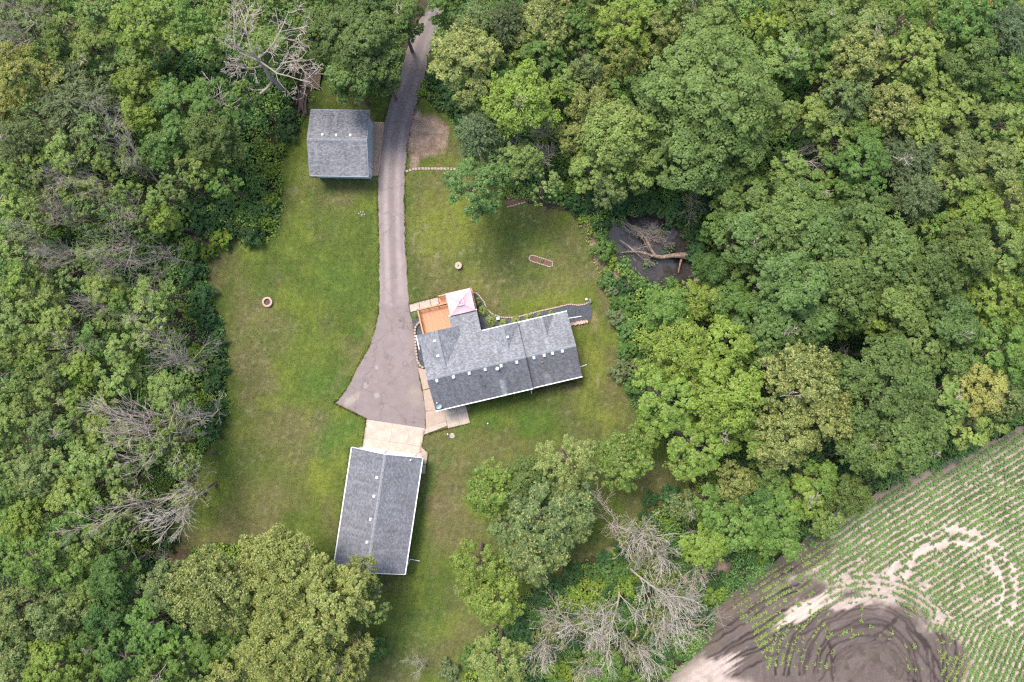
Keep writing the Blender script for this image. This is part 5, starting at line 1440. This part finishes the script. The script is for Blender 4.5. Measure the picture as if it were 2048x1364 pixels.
# ---- fallen tree in the pond
c = W(1330, 516)
ft = thing('fallen_tree', 'split fallen tree lying forked across the dark pond', 'fallen tree', (c[0], c[1], 0))
def lp(x, y, h): return tuple(np.array(W(x, y, h)) - np.array([c[0], c[1], 0]))
MB().tube([lp(1372,512,.3), lp(1362,510,.6), lp(1345,511,.55), lp(1325,514,.5), lp(1310,512,.5)], [.44, .34, .26, .22, .20], n=9).build('trunk', 'log_wood', ft)
MB().tube([lp(1312,512,.5), lp(1303,500,.7), lp(1293,478,.8), lp(1280,464,.7), lp(1268,455,.6), lp(1255,445,.5)], [.18, .16, .14, .12, .09, .05], n=7).build('limb', 'log_wood', ft)
MB().tube([lp(1312,513,.45), lp(1295,508,.5), lp(1280,503,.45), lp(1262,503,.3), lp(1240,505,.25)], [.15, .12, .10, .08, .04], n=7).build('limb', 'log_wood', ft)
MB().tube([lp(1268,502,.4), lp(1255,490,.5), lp(1240,480,.4)], [.09, .06, .03], n=5).build('limb', 'dead_pale', ft)
MB().tube([lp(1364,515,.2), lp(1360,530,.3), lp(1357,545,.1)], [.14, .09, .05], n=5).build('root', 'split_wood', ft)
MB().tube([lp(1368,510,.4), lp(1378,505,.6), lp(1386,508,.4)], [.16, .09, .03], n=5).build('root', 'split_wood', ft)
fan = [dead_mesh(s, 3.2, .8, .03, 4, (7, 5, 3), .02, min_r=.008, first=.15) for s in (71, 72)]
for f_ in fan: f_.materials.append(MATS['dead_wood'])
for i, (x, y, a, s) in enumerate([(1262,450,150,1.0),(1270,456,165,.9),(1256,446,135,.8),(1262,450,175,1.1),(1280,464,200,.7),(1258,492,150,.9),(1245,482,140,.7),(1285,470,170,.9),(1262,503,200,.8),(1245,452,160,1.0),(1240,440,140,.8)]):
    b = link('twig_fan', fan[i % 2], None, ft, loc=lp(x, y, .5)); b.rotation_euler = (R(82), 0, R(a - 90)); b.scale = (s, s, s)

# ---- hostas in the slate bed
def rosette(seed, rad, n, leafl):
    r = np.random.default_rng(seed)
    a = r.uniform(0, 6.28, n); t = r.uniform(.15, 1, n) ** .7
    pos = np.stack([np.cos(a) * rad * t, np.sin(a) * rad * t, rad * .75 * (1.05 - t ** 2) + .05], 1)
    tg = np.stack([np.cos(a), np.sin(a), -.5 * t], 1) + r.normal(size=(n, 3)) * .2
    nn = np.stack([np.cos(a) * t * .6, np.sin(a) * t * .6, np.ones(n)], 1) + r.normal(size=(n, 3)) * .2
    v, q = leaf_quads(pos, nn, leafl, leafl * .6, r, tg)
    return np_mesh('leaves', v, q, {'rnd': r.uniform(.1, .95, n), 'tip': r.random(n) + .05}, mat='leaf')
HM = [rosette(s, .5, 130, .26) for s in (3, 4)]
for x, y, r_, c3, w_ in [(953,605,.75,(0.085,0.15,0.04),'loose dark hosta at the gazebo corner of the slate bed'),(966,622,.80,(0.17,0.22,0.06),'hosta second from the gazebo in the slate bed'),(983,640,.86,(0.18,0.23,0.07),'largest round hosta in the slate bed left of the blue box'),
                         (1006.5,646,.58,(0.18,0.23,0.07),'hosta just right of the blue utility box'),(1032,641,.70,(0.18,0.22,0.06),'hosta between the blue box and the middle of the house eave'),(1056.5,636,.66,(0.15,0.20,0.05),'hosta by the middle of the rear eave'),
                         (1078,630,.44,(0.12,0.20,0.05),'small hosta near the wing gable'),(1102,626,.42,(0.17,0.21,0.05),'last small hosta near the far end of the wing'),(831,631,.46,(0.12,0.20,0.045),'small hosta in the gravel by the deck and driveway'),(1084,522.5,.26,(0.05,0.15,0.03),'tiny green plant in the oblong mulch bed')]:
    p = W(x, y)
    o = thing('hosta', w_, 'plant', (p[0], p[1], 0.04), random.uniform(0, 6), 'garden plants')
    lf = link('leaves', HM[int(x) % 2], None, o); lf.scale = (r_ / .62,) * 3; lf.color = (*c3, .25)
    MB().tube([(0, 0, 0), (0, 0, r_ * .5)], .04, n=5).build('stem', 'corn_leaf', o)

# ---- undergrowth below and between the trees, weeds along the lawn
def undergrowth():
    r = np.random.default_rng(17)
    X = r.uniform(-70, 70, 78000); Y = r.uniform(-48, 48, 78000)
    lawn_in = inside(LAWN_W, X, Y); dl = edge_dist(LAWN_W, X, Y) * np.where(lawn_in, -1, 1)
    fin = inside(FIELD_W, X, Y); df = edge_dist(FIELD_W, X, Y) * np.where(fin, -1, 1)
    pin = inside(POND_W, X, Y); dp = edge_dist(POND_W, X, Y) * np.where(pin, -1, 1)
    px, py = to_px(X, Y)
    drv = inside(G2([(893,-70),(830,-70),(815,60),(780,160),(800,240),(850,160),(875,80),(905,0)]), X, Y)
    nn = fbm(X, Y, 4.0, 131); n2 = fbm(X, Y, 1.5, 137)
    bare = np.zeros(len(X), bool)
    for (cx, cy, rx, ry, rot) in [(1195,500,14,34,25),(1238,562,12,22,35),(1372,548,12,26,0),(1675,695,46,16,10),(1740,672,40,15,30),(1902,430,22,26,0),(1605,190,28,20,0),(350,1100,30,34,0),(395,478,16,16,0),(1415,1150,40,16,35),(1262,578,8,16,30),(1700,1004,60,8,28),(622,160,30,30,0),(606,210,16,26,0)]:
        bare |= blob(px, py, cx, cy, rx, ry, rot) + (n2 - .5) * .8 < 1
    keep = (dl + (nn - .5) * 1.6 > -.15) & (df > 0.1) & (dp + (n2 - .5) * 4.5 > .5) & ~drv & ~bare
    for (cx, cy, rx, ry) in [(1300,528,22,12),(1268,545,20,14),(1335,498,14,16),(1318,468,12,8),(1250,520,14,12),(1345,560,14,14),(1285,560,16,10)]: keep |= (blob(px, py, cx, cy, rx, ry) + (n2 - .5) * .9 < .8) & (r.random(len(X)) < .6)
    edge = dl < 6
    keep &= (r.random(len(X)) < np.where(edge, .9, .7))
    X, Y, dl, nn, n2 = X[keep], Y[keep], dl[keep], nn[keep], n2[keep]
    dpk = dp[keep]; h = .12 + 2.3 * sstep(.38, .72, nn) * sstep(-.2, 3.0, dl) * sstep(-.5, 2.0, dpk) + .5 * n2 * sstep(-.2, 1.5, dl)
    K = 13
    n = len(X)
    e = unit(r.normal(size=(n, K, 3))); e[..., 2] = np.abs(e[..., 2])
    rad = (.32 + .25 * n2)[:, None, None]
    pos = np.stack([X, Y, h], 1)[:, None, :] + e * rad * np.array([1, 1, .6])
    pos[..., 2] = np.maximum(pos[..., 2] - r.random((n, K)) * h[:, None] * .5, .02) - np.where(dpk < 0, .5, 0)[:, None]
    nm = e * .7 + np.array([0, 0, .7]) + r.normal(size=(n, K, 3)) * .35
    v, q = leaf_quads(pos.reshape(-1, 3), nm.reshape(-1, 3), .27, .17, r)
    # tone: mostly deep green, lime where young growth meets the lawn
    pxk, pyk = to_px(X, Y)
    lime = sstep(.50, .66, fbm(X, Y, 3.2, 141)) * sstep(5.5, 1.0, dl)
    for (cx, cy, rx, ry) in [(445,490,50,22),(525,470,40,25),(545,330,22,60),(1165,1190,60,30),(1190,1220,40,30)]:
        lime = np.maximum(lime, sstep(1.2, .6, blob(pxk, pyk, cx, cy, rx, ry)))
    deep = np.array([0.078, 0.160, 0.042]); mid = np.array([0.140, 0.235, 0.048]); lm = np.array([0.180, 0.250, 0.035])
    n3 = fbm(X, Y, 2.2, 151)[:, None]
    C = deep + (mid - deep) * sstep(.4, .68, n3); C = C * (1 - lime[:, None] * .85) + lm * lime[:, None] * .85
    C = np.repeat(np.repeat(C, K, 0) * r.uniform(.65, 1.4, n * K)[:, None], 4, 0)
    return np_mesh('undergrowth', v, q, colors=C, mat='undergrowth_leaf')
m = material('undergrowth_leaf', attr='Col', rough=.7, spec=.25)
ug = kind(link('undergrowth', undergrowth()), 'stuff')
ug['label'] = 'dense green undergrowth below and between the trees'

# ---- corn
def corn_plant(seed, h, n, L):
    r = np.random.default_rng(seed); v = []; f = []
    def strip(pts, w):
        o = len(v)
        for i, p in enumerate(pts):
            d = pts[min(i + 1, len(pts) - 1)] - pts[max(i - 1, 0)]; s = np.cross(d, [0, 0, 1.0]); s /= np.linalg.norm(s) + 1e-9
            v.append(tuple(p + s * w[i])); v.append(tuple(p - s * w[i]))
        for i in range(len(pts) - 1): f.append((o + 2 * i, o + 2 * i + 1, o + 2 * i + 3, o + 2 * i + 2))
    for k in range(3):
        a = 2.09 * k
        f.append(tuple(range(len(v), len(v) + 4))); d = np.array([math.cos(a), math.sin(a)]) * .018; e = np.array([math.cos(a + 2.09), math.sin(a + 2.09)]) * .018
        v.extend([(d[0], d[1], 0), (e[0], e[1], 0), (e[0] * .6, e[1] * .6, h * .8), (d[0] * .6, d[1] * .6, h * .8)])
    a0 = r.uniform(0, 3.14)
    for k in range(n):
        a = a0 + math.pi * k + r.normal() * .55; z0 = h * (.25 + .6 * k / n); l = L * r.uniform(.75, 1.15); di = np.array([math.cos(a), math.sin(a), 0])
        pts = [np.array([0, 0, z0]), np.array([0, 0, z0]) + di * l * .35 + [0, 0, l * .30], np.array([0, 0, z0]) + di * l * .75 + [0, 0, l * .28], np.array([0, 0, z0]) + di * l * 1.05 + [0, 0, l * .02]]
        strip(pts, [.03, .055, .042, .005])
    return np.array(v), np.array(f)
CORN = [corn_plant(s, .42, 7, .33) for s in range(6)]
SMALL = [corn_plant(s + 20, .22, 5, .27) for s in range(4)]
def corn_rows():
    r = np.random.default_rng(23); out = []
    c, s = math.cos(R(32)), math.sin(R(32)); step = 12.7
    pos = []
    for t in np.arange(1200, 2700, step):                      # straight rows
        u = np.arange(600, 2100, 1.7) + r.uniform(0, 2)
        wobble = (fbm(u, np.full_like(u, t), 140, 3) - .5) * 14
        pos.append(np.stack([u * c + (t + wobble) * s, -u * s + (t + wobble) * c, np.zeros_like(u)], 1))
    for rad in np.arange(84, 205, 12.7):                       # rows that turn round the wet hollow
        a = np.arange(R(4), R(176), 3.3 / rad)
        pos.append(np.stack([1735 + rad * np.cos(a), 1350 - rad * np.sin(a), np.ones_like(a)], 1))
    c2, s2 = math.cos(R(66)), math.sin(R(66))
    for t in np.arange(1800, 2800, step):                      # headland rows in the corner
        u = np.arange(-900, 900, 1.7)
        pos.append(np.stack([u * c2 + t * s2, -u * s2 + t * c2, np.full_like(u, 2)], 1))
    P_ = np.concatenate(pos); px, py, reg = P_[:, 0], P_[:, 1], P_[:, 2]
    X = (px - 1024) * GS; Y = (682 - py) * GS
    ok = inside(FIELD_W, X, Y) & (edge_dist(FIELD_W, X, Y) > .45) & (X < 70) & (Y > -46)
    px, py, reg, X, Y = px[ok], py[ok], reg[ok], X[ok], Y[ok]
    dh = np.hypot(px - 1735, py - 1350); hollow = dh < 205
    corner = (px > 1850) & (py > 1225 + (px - 1850) * .25)
    ok = np.where(reg == 0, ~hollow & ~corner, np.where(reg == 1, hollow & ~corner, corner & ~(dh < 150)))
    n = fbm(X, Y, 3, 101); n2 = fbm(X, Y, 1.2, 105); w = wet_map(px, py, n, n2)
    rg = ring_map(px, py, n2)
    dens = .98 - .95 * rg * (.45 + n2) - .55 * w
    dens = np.where(reg == 1, np.where(dh < 150, .42, .8) - .25 * w, dens)
    dens = dens - .25 * sstep(.46, .28, fbm(X, Y, 2.5, 181)) - .6 * sstep(.55, .30, fbm(X, Y, 2.0, 171)) * sstep(1.3, .4, blob(px, py, 1850, 1190, 200, 120))
    dens = dens - .7 * sstep(1.1, .6, blob(px, py, 1612, 1218, 62, 20, 33)) - .6 * sstep(1.1, .6, blob(px, py, 1420, 1345, 80, 30, 28))
    dens = np.where(dh < 100, .16, dens)
    ok &= r.random(len(px)) < dens
    return X[ok], Y[ok], w[ok], reg[ok], dh[ok]
X, Y, Wt, Rg, Dh = corn_rows()
r = np.random.default_rng(29)
lone = (Wt > .55); idx = np.where(lone)[0]
pxl, pyl = to_px(X, Y)
vis = idx[(pxl[idx] < 2048) & (pyl[idx] < 1364)]
pick = set(r.permutation(vis)[:300].tolist())
Z = field_z(X, Y)
meshes = []
for (v, f) in SMALL:
    me = bpy.data.meshes.new('leaves'); me.from_pydata([tuple(p) for p in v], [], [tuple(q) for q in f]); me.update(); me.materials.append(MATS['corn_leaf_pale']); meshes.append(me)
for i in sorted(pick):
    o = link('corn_plant', meshes[i % 4], None, loc=(X[i], Y[i], Z[i] - .01), rz=r.uniform(0, 6.28))
    k = r.uniform(.7, 1.25); o.scale = (k, k, k)
    tag(o, 'young pale corn plant standing thinly spaced in the dark wet mud', 'corn plant', 'young corn plants in the mud')
def corn_mass(sel, kinds, mat, name, smin, smax, label):
    V_, F_, o = [], [], 0
    for i in sel:
        v, f = kinds[int(r.integers(len(kinds)))]
        a = r.uniform(0, 6.28); k = r.uniform(smin, smax); ca, sa = math.cos(a) * k, math.sin(a) * k
        q = np.stack([v[:, 0] * ca - v[:, 1] * sa + X[i], v[:, 0] * sa + v[:, 1] * ca + Y[i], v[:, 2] * k + Z[i] - .01], 1)
        V_.append(q); F_.append(f + o); o += len(v)
    ob = kind(link(name, np_mesh(name, np.concatenate(V_), np.concatenate(F_), mat=mat)), 'stuff'); ob['label'] = label
rest = [i for i in range(len(X)) if i not in pick]
X = X + r.normal(size=len(X)) * .035; Y = Y + r.normal(size=len(Y)) * .035
corn_mass([i for i in rest if Wt[i] <= .55], CORN, 'corn_leaf', 'corn', .58, 1.12, 'rows of young green corn')
corn_mass([i for i in rest if Wt[i] > .55], SMALL, 'corn_leaf_pale', 'young_corn', .85, 1.3, 'thin pale young corn in the wet soil')
print('corn', len(X), 'objects', len(col.objects), 'tris', sum(len(m.loops) - 2 * len(m.polygons) for m in bpy.data.meshes))
